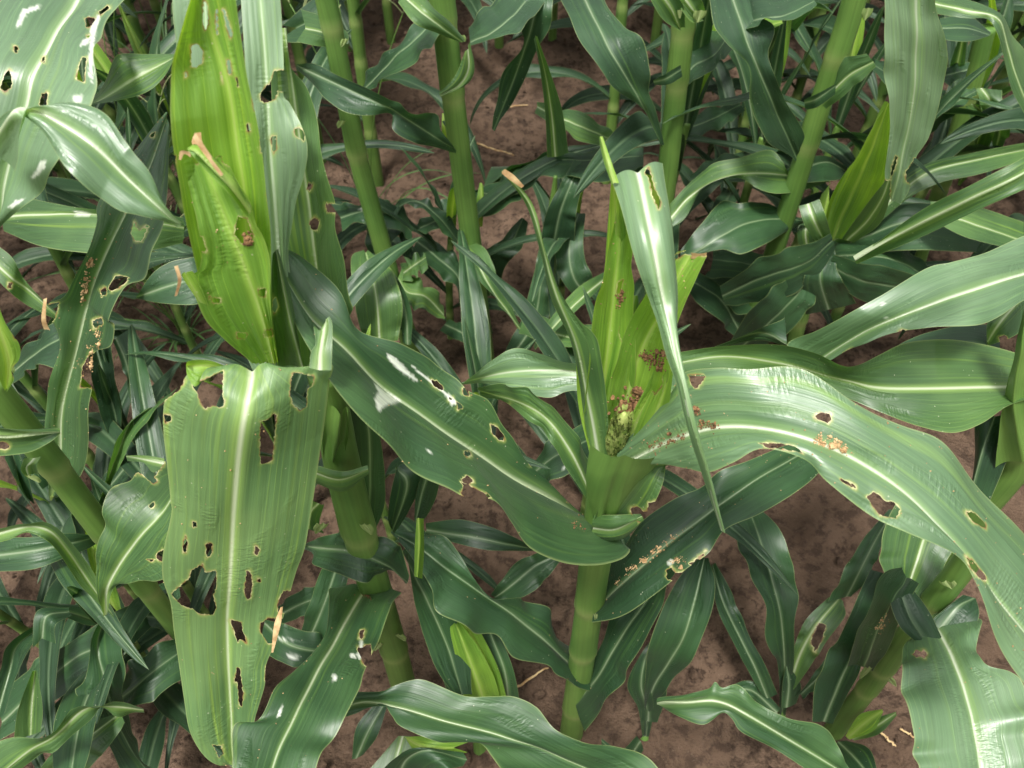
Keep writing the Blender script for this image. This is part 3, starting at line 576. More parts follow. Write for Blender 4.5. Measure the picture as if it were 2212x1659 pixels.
lf('L', 'm', '120 1670 .33 170 1610 .37 260 1540 .39', '70 1680 120 1620 190 1560', '170 1680 230 1620 270 1560', key='L16b', ruf=.003)
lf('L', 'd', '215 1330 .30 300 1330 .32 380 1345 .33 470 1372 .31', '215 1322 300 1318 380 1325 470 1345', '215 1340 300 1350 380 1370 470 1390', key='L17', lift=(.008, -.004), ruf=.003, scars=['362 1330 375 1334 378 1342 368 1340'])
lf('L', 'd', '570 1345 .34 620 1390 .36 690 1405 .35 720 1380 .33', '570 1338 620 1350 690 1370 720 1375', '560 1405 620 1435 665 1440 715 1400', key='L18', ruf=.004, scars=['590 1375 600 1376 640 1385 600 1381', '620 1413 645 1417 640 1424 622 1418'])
# further blades of the left plant
lf('L', 'm', '0 468 .63 100 462 .66 200 462 .67 300 475 .66 400 492 .62', '10 500 90 532 200 548 300 545 395 525', '30 430 60 428 120 440 200 452 300 455 395 470', lift=(-.012, .008), key='L4', res=5, scars=['160 455 190 459 200 465 165 463'])
lf('L', 'd', '295 644 .60 350 622 .63 420 600 .64 470 580 .63', '295 645 350 655 420 658 460 640', '295 640 330 590 370 565 420 555 460 550', lift=(-.01, .01), key='L5')
lf('L', 'd', '30 800 .45 80 760 .50 120 735 .52 160 720 .51', '25 830 80 790 120 793 160 780', '30 780 80 730 120 700 160 690', key='L19', ruf=.004)
lf('L', 'd', '205 745 .42 230 830 .38 250 900 .34 255 945 .31', '190 760 205 850 230 930 252 945', '240 745 250 830 262 890 260 945', key='L20', ruf=.003, lift=(.008, .008))
lf('L', 'd', '250 730 .36 275 790 .33 290 880 .28', '245 740 270 810 285 880', '280 710 288 790 298 870', key='L21', ruf=.003)
lf('L', 'm', '210 1100 .30 255 980 .36 290 900 .39 380 840 .38', '200 1130 235 1010 265 930 370 850', '225 1090 265 990 300 930 385 835', key='L22', ruf=.002, lift=(.01, .01))
lf('L', 'd', '200 1090 .26 270 1010 .31 330 940 .34 390 860 .34', '200 1060 280 960 320 900 390 840', '215 1120 300 1040 350 980 395 880', key='L23', ruf=.003)
lf('L', 'd', '230 1130 .22 300 1060 .28 360 960 .31 400 900 .31', '200 1110 290 1010 350 920 395 880', '260 1150 320 1090 380 1000 405 910', key='L24', ruf=.003)

# ------------------------------------------------------------------ plant outside the left edge with pale near leaves
plant('LL', -1300, 400, -.42, 'corn plant beyond the left edge reaching in with pale glossy scarred leaves')
offstalk('LL', -.86, .42, .95)
lf('LL', 's', '190 -60 .985 165 0 .985 120 70 .985 80 150 .978 55 220 .965 30 300 .945 10 400 .915 -10 520 .88',
   '60 -60 20 -20 -20 40 -50 120 -70 200 -90 300 -110 400 -60 520', '310 -60 275 0 225 45 212 100 203 170 198 200 192 235 165 285 138 335 95 400 55 445 0 490 -10 520', lift=([.0, .0, .0], [0, .006, .01, 0]), ruf=.003, bow=.004, key='L2', res=4.5, label='wide pale leaf in the top left corner with white scrapes',
   holes=['183 37 207 40 195 58 187 60', '213 27 233 12 237 17 217 32', '177 123 187 123 182 177 165 172 172 140', '30 100 38 98 38 113 31 113', '90 203 103 200 100 230 85 228', '92 124 97 124 96 135 91 133', '10 160 22 150 26 185 12 200 0 190', '187 77 193 76 192 82 187 82'],
   scars=['35 57 50 20 87 10 83 18 60 27 40 60', '157 207 177 205 175 222 160 220', '67 386 90 347 100 348 97 363 77 383', '17 447 33 433 53 430 27 450', '196 60 212 30 216 35 206 75 200 120 198 180 192 160', '172 100 180 85 195 82 190 95'])
lf('LL', 's', '-30 330 .965 20 255 1.005 50 236 1.01 100 248 1.008 200 312 .995 270 380 .98 340 445 .965 386 488 .95',
   '-40 300 10 240 45 240 70 262 100 295 150 372 240 445 300 465 365 480 388 490', '30 370 45 300 55 240 80 230 160 225 230 250 280 320 322 370 350 430 386 484', lift=([.0, -.004, -.008, 0], [0, .004, .012, 0]), bow=.003, ruf=.002, key='L3', res=4.5, label='smooth grey green leaf bending over and pointing down right')
lf('LL', 'm', '196 224 -.55 230 205 -.55 290 168 -.55 340 140 -.56 380 118 -.57', '196 226 250 218 310 202 350 172 381 120', '196 222 225 180 245 130 262 116 320 117 380 116', lift=(-.012, .012), key='L6')

# ------------------------------------------------------------------ plants outside the right edge
plant('RR', 2240, 950, -.52, 'yellow green corn plant at the right edge sending a wide folded leaf across')
stalk('RR', [(2230, 820, -.50), (2215, 900, -.50), (2195, 1000, -.50), (2120, 1090, -.50), (2020, 1215, -.50)], .019, (.3,))
lf('RR', 'm', '2230 826 .655 2200 832 .655 2050 838 .66 1900 838 .665 1820 822 .665 1700 790 .665 1560 770 .64 1430 790 .61',
   '2225 860 2172 880 2120 915 2060 935 1990 922 1900 890 1820 860 1700 830 1560 815 1430 810', '2225 770 2200 765 2130 745 2050 733 1960 740 1900 765 1850 790 1815 792 1760 765 1680 745 1560 748 1430 765', lift=([0, -.012, -.016, 0], [0, .03, .03, .02, 0]), ruf=.0015, bow=-.003, key='R2', res=4.5, label='wide folded leaf running left from the right edge with a white midrib')
lf('RR', 'd', '2160 760 .60 2090 740 .60 1960 760 .58 1880 800 .56', '2160 790 2060 790 1960 800 1880 812', '2160 700 2060 705 1960 735 1880 790', key='R2b')
lf('RR', 'k', '2215 1000 -.47 2190 880 -.475 2205 760 -.48 2225 640 -.49', '2150 1010 2165 880 2195 760 2222 640', '2260 1000 2240 880 2260 760 2240 640', bow=-.005, lift=(.01, .01), key='R2c', name='leaf_sheath', holes=['2196 1002 2220 1000 2220 1022 2203 1020'])
lf('RR', 'm', '2130 740 .60 2165 690 .63 2230 620 .65', '2130 745 2140 680 2215 610', '2132 748 2200 720 2250 660', key='R12', lift=(.0, .0), holes=['2159 728 2172 724 2177 735 2170 744 2160 738'])
lf('RR', 'd', '2090 1080 .50 2120 980 .55 2150 900 .58', '2108 1000 2105 930 2110 880', '2140 1080 2180 980 2200 890', key='R12b')
plant('R1', 2300, 590, -.62, 'corn plant past the right edge with a bright pale leaf slanting down left')
offstalk('R1', .92, .66, .80)
lf('R1', 's', '2290 565 .72 2212 592 .735 2100 626 .745 2000 662 .74 1900 702 .72 1820 745 .69 1740 800 .65', '2290 630 2212 650 2160 682 2100 705 2000 710 1950 715 1870 740 1800 775 1740 810', '2290 490 2212 510 2100 556 2050 570 2000 580 1900 640 1810 690 1760 715 1700 745 1735 795', lift=([0, .0, .0, 0], [0, .012, .015, 0]), ruf=.002, bow=.004, key='R1', res=4.5, label='glossy pale leaf with a white midrib slanting down to the left',
   holes=['1942 716 1950 712 1965 714 1955 724 1943 722', '1822 762 1838 754 1845 762 1830 790 1800 792'], scars=['1902 656 1911 652 1910 658 1903 660', '1911 685 1918 685 1917 690 1911 689'])
lf('R1', 'd', '1700 745 .62 1640 720 .62 1545 750 .585', '1705 750 1640 735 1545 752', '1695 680 1690 690 1640 710 1580 735 1545 748', lift=(-.01, .012), key='R1b')
plant('R3', 2400, 250, -.40, 'corn plant hidden past the right edge whose narrow near blade points in')
offstalk('R3', .84, .40, .95)
lf('R3', 'm', '1850 567 .84 1920 520 .87 2000 475 .90 2100 425 .93 2212 372 .95 2320 310 .95', '1850 564 1920 505 2000 448 2100 398 2225 333 2320 280', '1850 570 1925 540 2010 503 2110 455 2220 405 2320 350', lift=(.0, -.01), bow=-.004, key='R3', res=4.5, label='narrow pale green blade pointing down left')
plant('R4', 2250, 60, -.80, 'tall corn plant at the upper right whose pale chewed leaf hangs straight down')
offstalk('R4', 1.02, .82, 1.0)
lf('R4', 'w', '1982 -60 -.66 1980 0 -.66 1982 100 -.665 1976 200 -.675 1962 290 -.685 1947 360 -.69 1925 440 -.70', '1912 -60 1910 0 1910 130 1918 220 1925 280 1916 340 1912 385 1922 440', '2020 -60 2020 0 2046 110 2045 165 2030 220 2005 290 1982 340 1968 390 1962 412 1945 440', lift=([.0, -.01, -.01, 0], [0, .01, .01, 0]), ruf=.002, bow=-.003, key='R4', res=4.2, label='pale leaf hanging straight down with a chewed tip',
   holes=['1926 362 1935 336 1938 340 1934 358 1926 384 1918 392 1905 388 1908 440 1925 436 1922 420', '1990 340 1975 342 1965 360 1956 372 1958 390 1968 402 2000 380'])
lf('R4', 'm', '2020 5 .78 2080 20 .785 2160 40 .78 2180 110 .74 2212 200 .69 2260 280 .63', '2020 30 2090 40 2140 45 2165 110 2185 190 2240 300', '2020 -20 2090 0 2160 28 2190 80 2225 130 2270 240', lift=(-.006, .0), key='R13')
lf('R4', 'd', '2030 60 .66 2090 60 .66 2140 75 .64', '2030 85 2090 90 2135 78', '2030 40 2090 32 2140 70', key='R13b')

# ------------------------------------------------------------------ lower right plant
plant('G', 1960, 1400, -.37, 'stout leaning corn plant at the lower right under the long arching leaf')
stalk('G', [(2110, 1180, -.37), (2075, 1230, -.37), (2010, 1310, -.37), (1940, 1400, -.37), (1880, 1480, -.37), (1800, 1580, -.37), (1780, 1605, -.37)], [.012, .0128, .0132, .0132, .0132, .0142, .015], (.2, .5, .62))
lf('G', 's', '2005 1335 .445 2035 1375 .475 2070 1450 .50 2100 1550 .51 2122 1680 .50', '1990 1372 1955 1388 1948 1420 1950 1490 1968 1570 1985 1690', '2060 1318 2120 1340 2110 1390 2125 1440 2180 1452 2215 1480 2250 1570 2240 1690', lift=([0, .015, .015, .01], [0, .01, .012, .0]), ruf=.005, rufn=4, bow=.003, key='G1', res=4.5, label='broad drooping leaf with a pale midrib at the bottom right',
   holes=['1972 1412 1980 1404 1990 1408 1996 1404 2002 1412 1998 1422 1990 1418 1980 1420'])
lf('G', 'b', '2000 1386 .475 1966 1332 .49 1942 1266 .50', '1990 1396 1944 1354 1922 1296 1932 1257', '2034 1376 2008 1322 1976 1278 1950 1256', bow=.004, key='G1b')
lf('G', 'd', '2030 1360 .465 2070 1310 .48 2105 1290 .475', '2010 1340 2060 1300 2080 1285', '2050 1385 2095 1375 2115 1330 2108 1290', key='G1c', lift=(.0, .0))
lf('G', 'm', '1965 1262 .44 1985 1200 .46 2010 1120 .47 2030 1060 .47', '1930 1280 1905 1225 1905 1160 1940 1080 1970 1040', '1985 1300 2040 1230 2065 1150 2070 1080', lift=(.01, .0), ruf=.003, key='G2a', res=5)
lf('G', 'd', '1868 1445 -.345 1895 1370 -.345 1930 1300 -.345 1960 1250 -.35', '1830 1440 1850 1370 1880 1310 1905 1240 1950 1225', '1885 1450 1920 1400 1945 1340 1985 1260', bow=-.003, lift=(.0, .006), key='G2b', res=5)
lf('G', 'd', '1780 1560 .20 1812 1480 .27 1845 1410 .32 1880 1330 .36 1915 1240 .38', '1755 1560 1760 1480 1780 1430 1830 1340 1880 1230', '1800 1565 1840 1480 1880 1400 1900 1340 1930 1240', lift=(.01, .01), ruf=.004, key='G2c', res=5)
lf('G', 'd', '1830 1290 .26 1860 1230 .30 1890 1170 .32 1930 1100 .33', '1790 1300 1830 1220 1860 1170 1920 1100', '1840 1290 1880 1240 1905 1180 1940 1110', key='G2d', ruf=.004)
lf('G', 'q', '1420 1515 .40 1480 1517 .43 1550 1515 .44 1620 1548 .44 1720 1608 .42 1840 1680 .38', '1420 1508 1480 1500 1530 1488 1545 1472 1560 1485 1595 1480 1640 1520 1700 1550 1762 1562 1800 1590 1822 1640 1850 1680', '1420 1520 1470 1550 1520 1565 1560 1540 1580 1552 1600 1580 1680 1622 1740 1660 1800 1690', lift=([.01, .014, .01], [-.004, .004, .006]), ruf=.004, rufn=4, bow=.003, key='G3', res=4.5, label='wavy green leaf lying across the bottom right')
lf('G', 'y', '1830 1595 .10 1870 1560 .14 1905 1535 .165', '1826 1590 1850 1550 1870 1538 1906 1532', '1835 1598 1885 1580 1900 1555 1908 1536', key='G4', name='shoot_leaf')
lf('G', 'm', '1840 1596 .09 1890 1570 .14 1935 1540 .17', '1838 1592 1885 1555 1936 1537', '1845 1600 1900 1585 1937 1545', key='G4b', name='shoot_leaf')
lf('G', 'd', '1810 1600 .08 1850 1640 .12 1890 1690 .14', '1800 1610 1820 1660 1850 1700', '1830 1600 1880 1620 1900 1690', key='G4c')

# ------------------------------------------------------------------ small plants between the big ones
plant('H', 1690, 1535, .02, 'small young corn plant with narrow upright leaves on the bare soil')
stalk('H', [(1690, 1530, .02), (1688, 1552, .0)], [.004, .006])
lf('H', 'd', '1690 1545 .01 1695 1445 .17 1688 1340 .26 1665 1240 .30 1640 1160 .31 1612 1085 .30', '1684 1545 1680 1440 1650 1370 1655 1310 1625 1250 1600 1190 1585 1120 1600 1080', '1696 1545 1712 1440 1716 1350 1728 1290 1712 1240 1708 1190 1680 1140 1640 1100', lift=(.01, .01), ruf=.007, rufn=4, key='H1', res=5)
lf('H', 'd', '1658 1510 .08 1630 1440 .14 1600 1380 .17 1560 1295 .20 1540 1220 .21', '1645 1500 1600 1420 1560 1340 1535 1260 1538 1215', '1680 1500 1650 1430 1620 1375 1580 1280 1545 1215', lift=(.008, .008), ruf=.003, key='H2', res=5)
lf('H', 'm', '1705 1480 .14 1730 1410 .20 1765 1350 .23 1815 1290 .24', '1700 1470 1715 1400 1740 1340 1790 1290', '1715 1490 1750 1440 1790 1380 1825 1330 1822 1300', lift=(.0, .0), ruf=.003, key='H3', res=5, holes=['1752 1385 1770 1345 1785 1350 1775 1385 1760 1410'])
lf('H', 'd', '1700 1530 .10 1705 1480 .15 1700 1440 .18', '1688 1530 1690 1480 1698 1440', '1720 1520 1730 1480 1705 1440', key='H4', name='whorl_leaf')
lf('H', 'd', '1730 1500 .12 1790 1440 .17 1830 1380 .20', '1715 1510 1770 1440 1820 1370', '1735 1510 1810 1450 1840 1390', key='H5', ruf=.003)
lf('H', 'd', '1680 1540 .06 1620 1490 .10 1560 1500 .10', '1670 1550 1620 1510 1560 1515', '1685 1530 1620 1470 1560 1490', key='H6', ruf=.004)
plant('K', 1400, 1560, .02, 'young corn plant with a dark upright leaf between the centre stalk and bare soil')
stalk('K', [(1395, 1575, .015), (1392, 1595, .0)], [.004, .006])
lf('K', 'd', '1396 1590 .02 1406 1500 .16 1440 1440 .24 1475 1380 .30 1500 1300 .34 1522 1205 .36', '1390 1590 1393 1480 1400 1400 1425 1330 1465 1250 1515 1200', '1402 1590 1428 1500 1490 1430 1532 1340 1545 1260 1530 1205', lift=(.01, .01), ruf=.004, key='K1', res=5)
lf('K', 'd', '1394 1592 .01 1396 1530 .12 1385 1480 .18 1395 1420 .22 1420 1370 .23', '1388 1592 1378 1530 1355 1480 1380 1420 1418 1368', '1400 1592 1412 1530 1405 1480 1410 1420 1425 1370', key='K2', res=5)
lf('K', 'd', '1400 1560 .08 1405 1500 .16 1430 1440 .21', '1385 1555 1390 1500 1415 1440', '1420 1560 1440 1500 1435 1440', key='K3', name='whorl_leaf')
lf('K', 'd', '1385 1600 .03 1350 1640 .08 1300 1600 .1', '1375 1590 1340 1620 1300 1595', '1390 1620 1360 1660 1300 1610', key='K4')
plant('F', 1030, 1560, .02, 'young corn plant with two bright green pointed leaves standing side by side')
stalk('F', [(1030, 1490, .20), (1035, 1580, .04), (1038, 1620, .0)], [.002, .009, .010])
lf('F', 'y', '1050 1530 .20 1030 1470 .27 1008 1410 .32 986 1352 .36', '1005 1530 995 1470 982 1410 972 1360 980 1348', '1085 1530 1068 1465 1035 1400 1002 1356 990 1346', lift=(-.006, -.006), bow=-.003, key='F1', name='whorl_leaf', res=4.5, label='bright green pointed blade')
lf('F', 'y', '1075 1530 .19 1050 1440 .26 1010 1360 .31 965 1298 .34', '1060 1520 1030 1440 990 1370 945 1305 955 1298', '1100 1530 1075 1440 1030 1350 1010 1310 975 1298', lift=(.0, -.004), key='F2', name='whorl_leaf', res=4.5)
lf('F', 'd', '990 1530 .18 972 1450 .25 950 1370 .29 925 1280 .31', '980 1530 950 1450 930 1380 915 1280', '1010 1530 1000 1450 975 1380 935 1280', key='F3', res=5)
lf('F', 'd', '1100 1530 .15 1090 1450 .22 1060 1370 .26 1040 1300 .28', '1085 1530 1060 1450 1040 1370 1030 1300', '1125 1530 1110 1450 1080 1370 1055 1300', key='F4', res=5)
lf('F', 'q', '715 1545 .43 780 1517 .45 860 1530 .455 960 1558 .455 1080 1590 .45 1200 1632 .43 1320 1690 .40', '715 1500 745 1495 820 1494 850 1482 885 1470 920 1470 1000 1502 1060 1504 1112 1505 1160 1530 1200 1582 1260 1600 1330 1612 1400 1640 1440 1680', '715 1555 760 1545 820 1520 845 1545 870 1570 960 1605 1030 1602 1062 1632 1100 1690', lift=([.012, .016, .012], [-.002, .002, .004]), ruf=.004, rufn=3.5, bow=.003, key='F5', res=4.2, label='wide wavy leaf lying across the bottom centre')
lf('F', 'd', '920 1145 .34 960 1152 .36 1020 1160 .37 1090 1175 .36 1160 1188 .33', '920 1155 980 1172 1050 1188 1110 1190 1160 1190', '920 1130 990 1122 1050 1135 1100 1155 1160 1186', lift=(-.006, .01), key='F6')
lf('F', 'y', '875 1595 .22 920 1615 .24 980 1615 .23', '878 1600 900 1625 945 1638 1010 1625', '872 1592 920 1590 960 1592 1020 1600', key='F7', name='torn_strip')
lf('F', 'd', '860 1680 .20 880 1640 .24 930 1620 .26 1010 1640 .24', '810 1680 850 1640 900 1615 1000 1625', '940 1680 960 1665 1000 1655', key='F8')
lf('F', 'd', '770 1640 .20 795 1580 .24 830 1520 .25', '760 1640 770 1570 810 1520', '785 1630 815 1590 835 1530', key='F9')
lf('F', 'm', '870 1590 .12 850 1660 .11', '860 1590 800 1660', '885 1590 900 1660', key='F10')
# pale collars where blades leave the stalk
lf('A', 'c', '698 1129.0 -0.378 690 1140 -0.378 682 1151.0 -0.378', '685.0 1129.0 677.0 1140 680 1151.0', '711.0 1129.0 703.0 1140 684 1151.0', bow=.002, name='collar')
lf('A', 'c', '787 1131.0 -0.38 795 1142 -0.38 803 1153.0 -0.38', '775.0 1131.0 783.0 1142 801 1153.0', '799.0 1131.0 807.0 1142 805 1153.0', bow=.002, name='collar')
lf('C', 'c', '1287 1324.0 -0.35 1287 1332 -0.35 1287 1340.0 -0.35', '1282.5 1324.0 1282.5 1332 1285 1340.0', '1291.5 1324.0 1291.5 1332 1289 1340.0', bow=.002, name='collar')
lf('G', 'c', '1878 1440.0 -0.342 1868 1452 -0.342 1858 1464.0 -0.342', '1869.0 1440.0 1859.0 1452 1856 1464.0', '1887.0 1440.0 1877.0 1452 1860 1464.0', bow=.002, name='collar')
lf('G', 'c', '1915 1459.0 -0.36 1925 1470 -0.36 1935 1481.0 -0.36', '1906.0 1459.0 1916.0 1470 1933 1481.0', '1924.0 1459.0 1934.0 1470 1937 1481.0', bow=.002, name='collar')
lf('L', 'c', '63 1025.0 -0.36 75 1032 -0.36 87 1039.0 -0.36', '54.0 1025.0 66.0 1032 85 1039.0', '72.0 1025.0 84.0 1032 89 1039.0', bow=.002, name='collar')
lf('L', 'c', '112 1070.0 -0.355 112 1074 -0.355 112 1078.0 -0.355', '109.0 1070.0 109.0 1074 110 1078.0', '115.0 1070.0 115.0 1074 114 1078.0', bow=.002, name='collar')
lf('G', 'c', '2044 1254.0 -0.355 2050 1262 -0.355 2056 1270.0 -0.355', '2027.0 1254.0 2033.0 1262 2054 1270.0', '2061.0 1254.0 2067.0 1262 2058 1270.0', bow=.002, name='collar')
lf('A', 'c', '822 1388.0 -0.385 816 1396 -0.385 810 1404.0 -0.385', '814.0 1388.0 808.0 1396 808 1404.0', '830.0 1388.0 824.0 1396 812 1404.0', bow=.002, name='collar')
lf('A', 'c', '860 1369.0 -0.385 868 1376 -0.385 876 1383.0 -0.385', '851.0 1369.0 859.0 1376 874 1383.0', '869.0 1369.0 877.0 1376 878 1383.0', bow=.002, name='collar')
# ------------------------------------------------------------------ second row
plant('S1', 770, 340, -1.08, 'green corn plant behind the folded leaf with a slim stalk and drooping wavy leaf')
stalk('S1', [(690, -60, -1.08), (718, 60, -1.08), (745, 200, -1.08), (770, 330, -1.08), (800, 440, -1.08), (845, 600, -1.08), (905, 810, -1.08)], [.013, .014, .0145, .015, .0155, .017, .018], (.09, .34))
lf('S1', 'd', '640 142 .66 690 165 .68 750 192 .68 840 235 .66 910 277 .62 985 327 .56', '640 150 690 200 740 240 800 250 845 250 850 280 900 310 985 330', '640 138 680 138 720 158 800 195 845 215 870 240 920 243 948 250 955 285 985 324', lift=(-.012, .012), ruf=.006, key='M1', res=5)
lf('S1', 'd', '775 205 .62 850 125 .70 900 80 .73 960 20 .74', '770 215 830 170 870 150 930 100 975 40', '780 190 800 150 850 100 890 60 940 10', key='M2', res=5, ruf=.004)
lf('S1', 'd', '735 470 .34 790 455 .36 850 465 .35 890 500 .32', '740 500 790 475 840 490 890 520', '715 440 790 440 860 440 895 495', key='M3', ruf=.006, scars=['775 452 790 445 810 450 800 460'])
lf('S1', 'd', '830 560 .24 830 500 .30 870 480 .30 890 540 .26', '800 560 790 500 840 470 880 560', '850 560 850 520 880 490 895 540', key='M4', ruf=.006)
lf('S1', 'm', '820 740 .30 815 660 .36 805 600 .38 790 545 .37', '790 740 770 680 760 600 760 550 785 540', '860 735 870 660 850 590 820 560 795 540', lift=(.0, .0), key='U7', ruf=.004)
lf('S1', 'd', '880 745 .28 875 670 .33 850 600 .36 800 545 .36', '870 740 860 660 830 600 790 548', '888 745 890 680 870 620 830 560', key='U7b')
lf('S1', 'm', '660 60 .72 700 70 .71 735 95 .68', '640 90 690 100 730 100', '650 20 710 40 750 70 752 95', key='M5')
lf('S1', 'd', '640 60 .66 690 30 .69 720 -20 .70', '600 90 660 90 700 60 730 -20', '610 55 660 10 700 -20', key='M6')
plant('S2', 1000, 300, -1.08, 'stout corn plant with a bare thick green stalk rising from open brown soil')
stalk('S2', [(945, -80, -1.08), (957, 20, -1.08), (968, 120, -1.08), (985, 260, -1.08), (1002, 400, -1.08), (1020, 540, -1.08), (1050, 800, -1.08)], [.0165, .0165, .0162, .0165, .017, .018, .019], (.10, .235))
lf('S2', 'm', '870 -10 .80 910 25 .80 950 55 .78 1000 92 .74', '860 5 895 50 940 70 985 88', '900 -30 940 20 970 45 1000 80', key='N1', lift=(0, 0), bow=.003)
lf('S2', 'm', '1012 105 -1.035 1012 150 -1.03 990 185 -1.025 950 205 -1.02', '1005 110 985 160 965 185 948 200', '1015 90 1025 150 1005 185 950 208', key='N2', bow=.004)
lf('S2', 'd', '1015 90 .70 1060 70 .72 1110 30 .73 1160 -30 .73', '1010 100 1050 90 1090 78 1140 50 1200 -30', '1012 60 1040 20 1090 -10 1130 -40', key='N3', res=5, ruf=.003)
lf('S2', 'm', '912 -40 -1.0 914 20 -.99 917 60 -.99', '905 -40 908 30 915 60', '920 -40 920 30 918 62', key='N4', name='torn_strip')
lf('S2', 'd', '990 325 .50 985 290 .54 960 260 .56', '980 330 970 290 955 262', '995 320 995 290 970 255', key='N5')
lf('S2', 'y', '1035 490 .28 1040 440 .33 1040 395 .36', '1025 490 1028 440 1036 395', '1042 490 1046 440 1044 400', key='N6', name='shoot_leaf')
lf('S2', 'y', '975 320 .50 962 280 .54 958 245 .56', '970 325 955 285 955 245', '980 310 968 280 962 245', key='N7', name='shoot_leaf')
lf('S2', 'd', '850 460 .33 870 440 .36 905 435 .37 950 470 .35 990 520 .30', '845 475 870 450 900 445 940 480 985 530', '850 450 870 430 910 428 960 460 1000 505', key='N8', ruf=.006)
lf('S2', 'd', '900 495 .30 950 470 .33 985 430 .34', '890 500 940 500 990 460', '900 485 950 440 980 425', key='N9', ruf=.006)
lf('S2', 'm', '990 520 .33 1020 550 .36 1060 620 .34 1095 670 .30 1128 715 .26', '985 540 1010 560 1040 610 1080 660 1127 716', '995 515 1040 530 1065 575 1080 615 1130 712', lift=(0, 0), ruf=.003, key='U5', res=4.5)
lf('S2', 'd', '1060 360 .30 1110 358 .36 1200 345 .42 1290 345 .46 1390 335 .47', '1050 470 1110 420 1200 380 1300 395 1390 360', '1040 420 1090 370 1180 335 1290 320 1390 320', key='U1', ruf=.006, res=5)
lf('S2', 'd', '1000 395 .30 1060 420 .34 1110 400 .37 1140 360 .38', '1000 460 1060 465 1120 430 1150 370', '1005 430 1050 400 1090 380 1130 355', key='U2', ruf=.006)
lf('S2', 'd', '1060 640 .10 1050 560 .2 1100 530 .24 1130 470 .27', '1040 640 1030 560 1080 520 1125 470', '1080 640 1090 580 1130 530 1140 480', key='U2b', ruf=.005)
lf('S2', 'm', '960 680 .22 920 640 .27 880 630 .28 860 600 .28', '960 690 920 672 880 655 858 620', '958 660 935 625 900 600 870 575', key='U6', ruf=.008)
lf('S2', 'm', '870 590 .28 890 575 .3 920 555 .30', '870 610 890 600 925 580', '865 570 890 555 920 548', key='U6b', ruf=.008)
lf('S2', 'd', '900 520 .24 950 560 .26 990 600 .24 1010 680 .18', '890 540 930 580 980 620 1005 690', '910 510 970 540 1010 590 1020 680', key='U6c', ruf=.008)
lf('S2', 'd', '1050 720 .05 1030 650 .12 1000 600 .16', '1040 720 1010 660 990 600', '1065 720 1045 650 1015 600', key='U6d', ruf=.004)
lf('S2', 'd', '960 700 .1 1000 720 .12 1050 760 .08', '950 715 990 735 1040 770', '970 690 1020 710 1060 750', key='U6e', ruf=.004)
plant('S3', 1200, 330, -1.22, 'corn plant with a single narrow bright blade standing up from the soil')
stalk('S3', [(1200, 380, -1.15), (1190, 500, -1.15), (1180, 640, -1.15), (1178, 730, -1.15)], [.003, .012, .015, .017], (.3,))
lf('S3', 'm', '1200 340 -1.12 1192 250 -1.10 1178 160 -1.08 1157 78 -1.06', '1182 340 1178 250 1168 160 1154 85', '1228 330 1215 240 1190 160 1160 78', lift=(-.01, -.01), key='T3', res=5)
lf('S3', 'd', '1195 530 .30 1210 460 .38 1232 400 .43 1255 350 .45', '1165 540 1180 460 1210 400 1240 345', '1240 540 1245 460 1258 400 1268 350', key='U3', res=5, ruf=.004)
lf('S3', 'd', '1090 790 .1 1150 700 .18 1170 600 .26 1180 540 .28', '1080 780 1130 680 1150 600 1165 535', '1110 790 1180 700 1195 610 1200 540', key='U3b', ruf=.006)
lf('S3', 'd', '1280 650 .22 1240 600 .28 1230 530 .32 1250 460 .33', '1260 660 1210 600 1200 530 1235 455', '1300 640 1275 590 1260 530 1265 460', key='U3c', ruf=.006)
lf('S3', 'm', '1310 600 .32 1260 640 .35 1200 700 .34 1155 755 .30', '1310 610 1262 655 1200 715 1153 756', '1310 585 1250 620 1195 680 1152 748', key='U3d')
lf('S3', 'm', '1130 690 .28 1200 720 .30 1290 740 .28', '1120 720 1200 745 1290 760', '1140 680 1210 690 1290 705', key='U3e', ruf=.004)
lf('S3', 'd', '1130 1040 .35 1190 990 .39 1240 965 .40 1290 940 .38', '1130 1045 1190 1040 1240 1015 1290 990', '1135 1030 1180 960 1230 930 1290 900', key='U3f', ruf=.003, res=5, scars=['1213 1010 1220 1008 1218 1016'])
lf('S3', 'm', '1160 230 .52 1200 250 .54 1250 270 .54 1320 300 .5', '1155 245 1200 275 1250 300 1310 320', '1160 220 1210 235 1270 250 1330 290', key='U3g', ruf=.004)
plant('S4', 1460, 200, -1.12, 'corn plant with a straight pale stalk and one long dark leaf falling left of it')
stalk('S4', [(1490, -80, -1.12), (1482, 10, -1.12), (1468, 130, -1.12), (1455, 250, -1.12), (1445, 345, -1.12), (1425, 520, -1.12), (1390, 830, -1.12)], [.0155, .0158, .016, .016, .0165, .018, .019], (.11, .2))
lf('S4', 'd', '1240 -60 .70 1265 0 .73 1320 110 .71 1380 212 .64 1430 315 .55', '1190 -60 1220 20 1258 90 1298 155 1325 190 1390 237 1432 318', '1290 -60 1310 10 1350 52 1398 108 1402 190 1418 240 1434 312', lift=(.0, .0), ruf=.003, key='T1', res=4.5, label='long dark leaf with a pale midrib')
lf('S4', 'd', '1175 -60 .74 1160 0 .73 1145 70 .69 1110 170 .61 1065 282 .52', '1110 -60 1120 50 1130 100 1085 162 1063 278', '1210 -60 1195 0 1188 60 1160 105 1130 180 1068 283', lift=(.0, .0), ruf=.004, key='T2', res=4.5)
lf('S4', 'm', '1480 0 -1.06 1500 25 -1.06 1518 35 -1.07', '1470 20 1495 48 1520 45', '1490 -20 1515 0 1525 30', key='T4', bow=-.003)
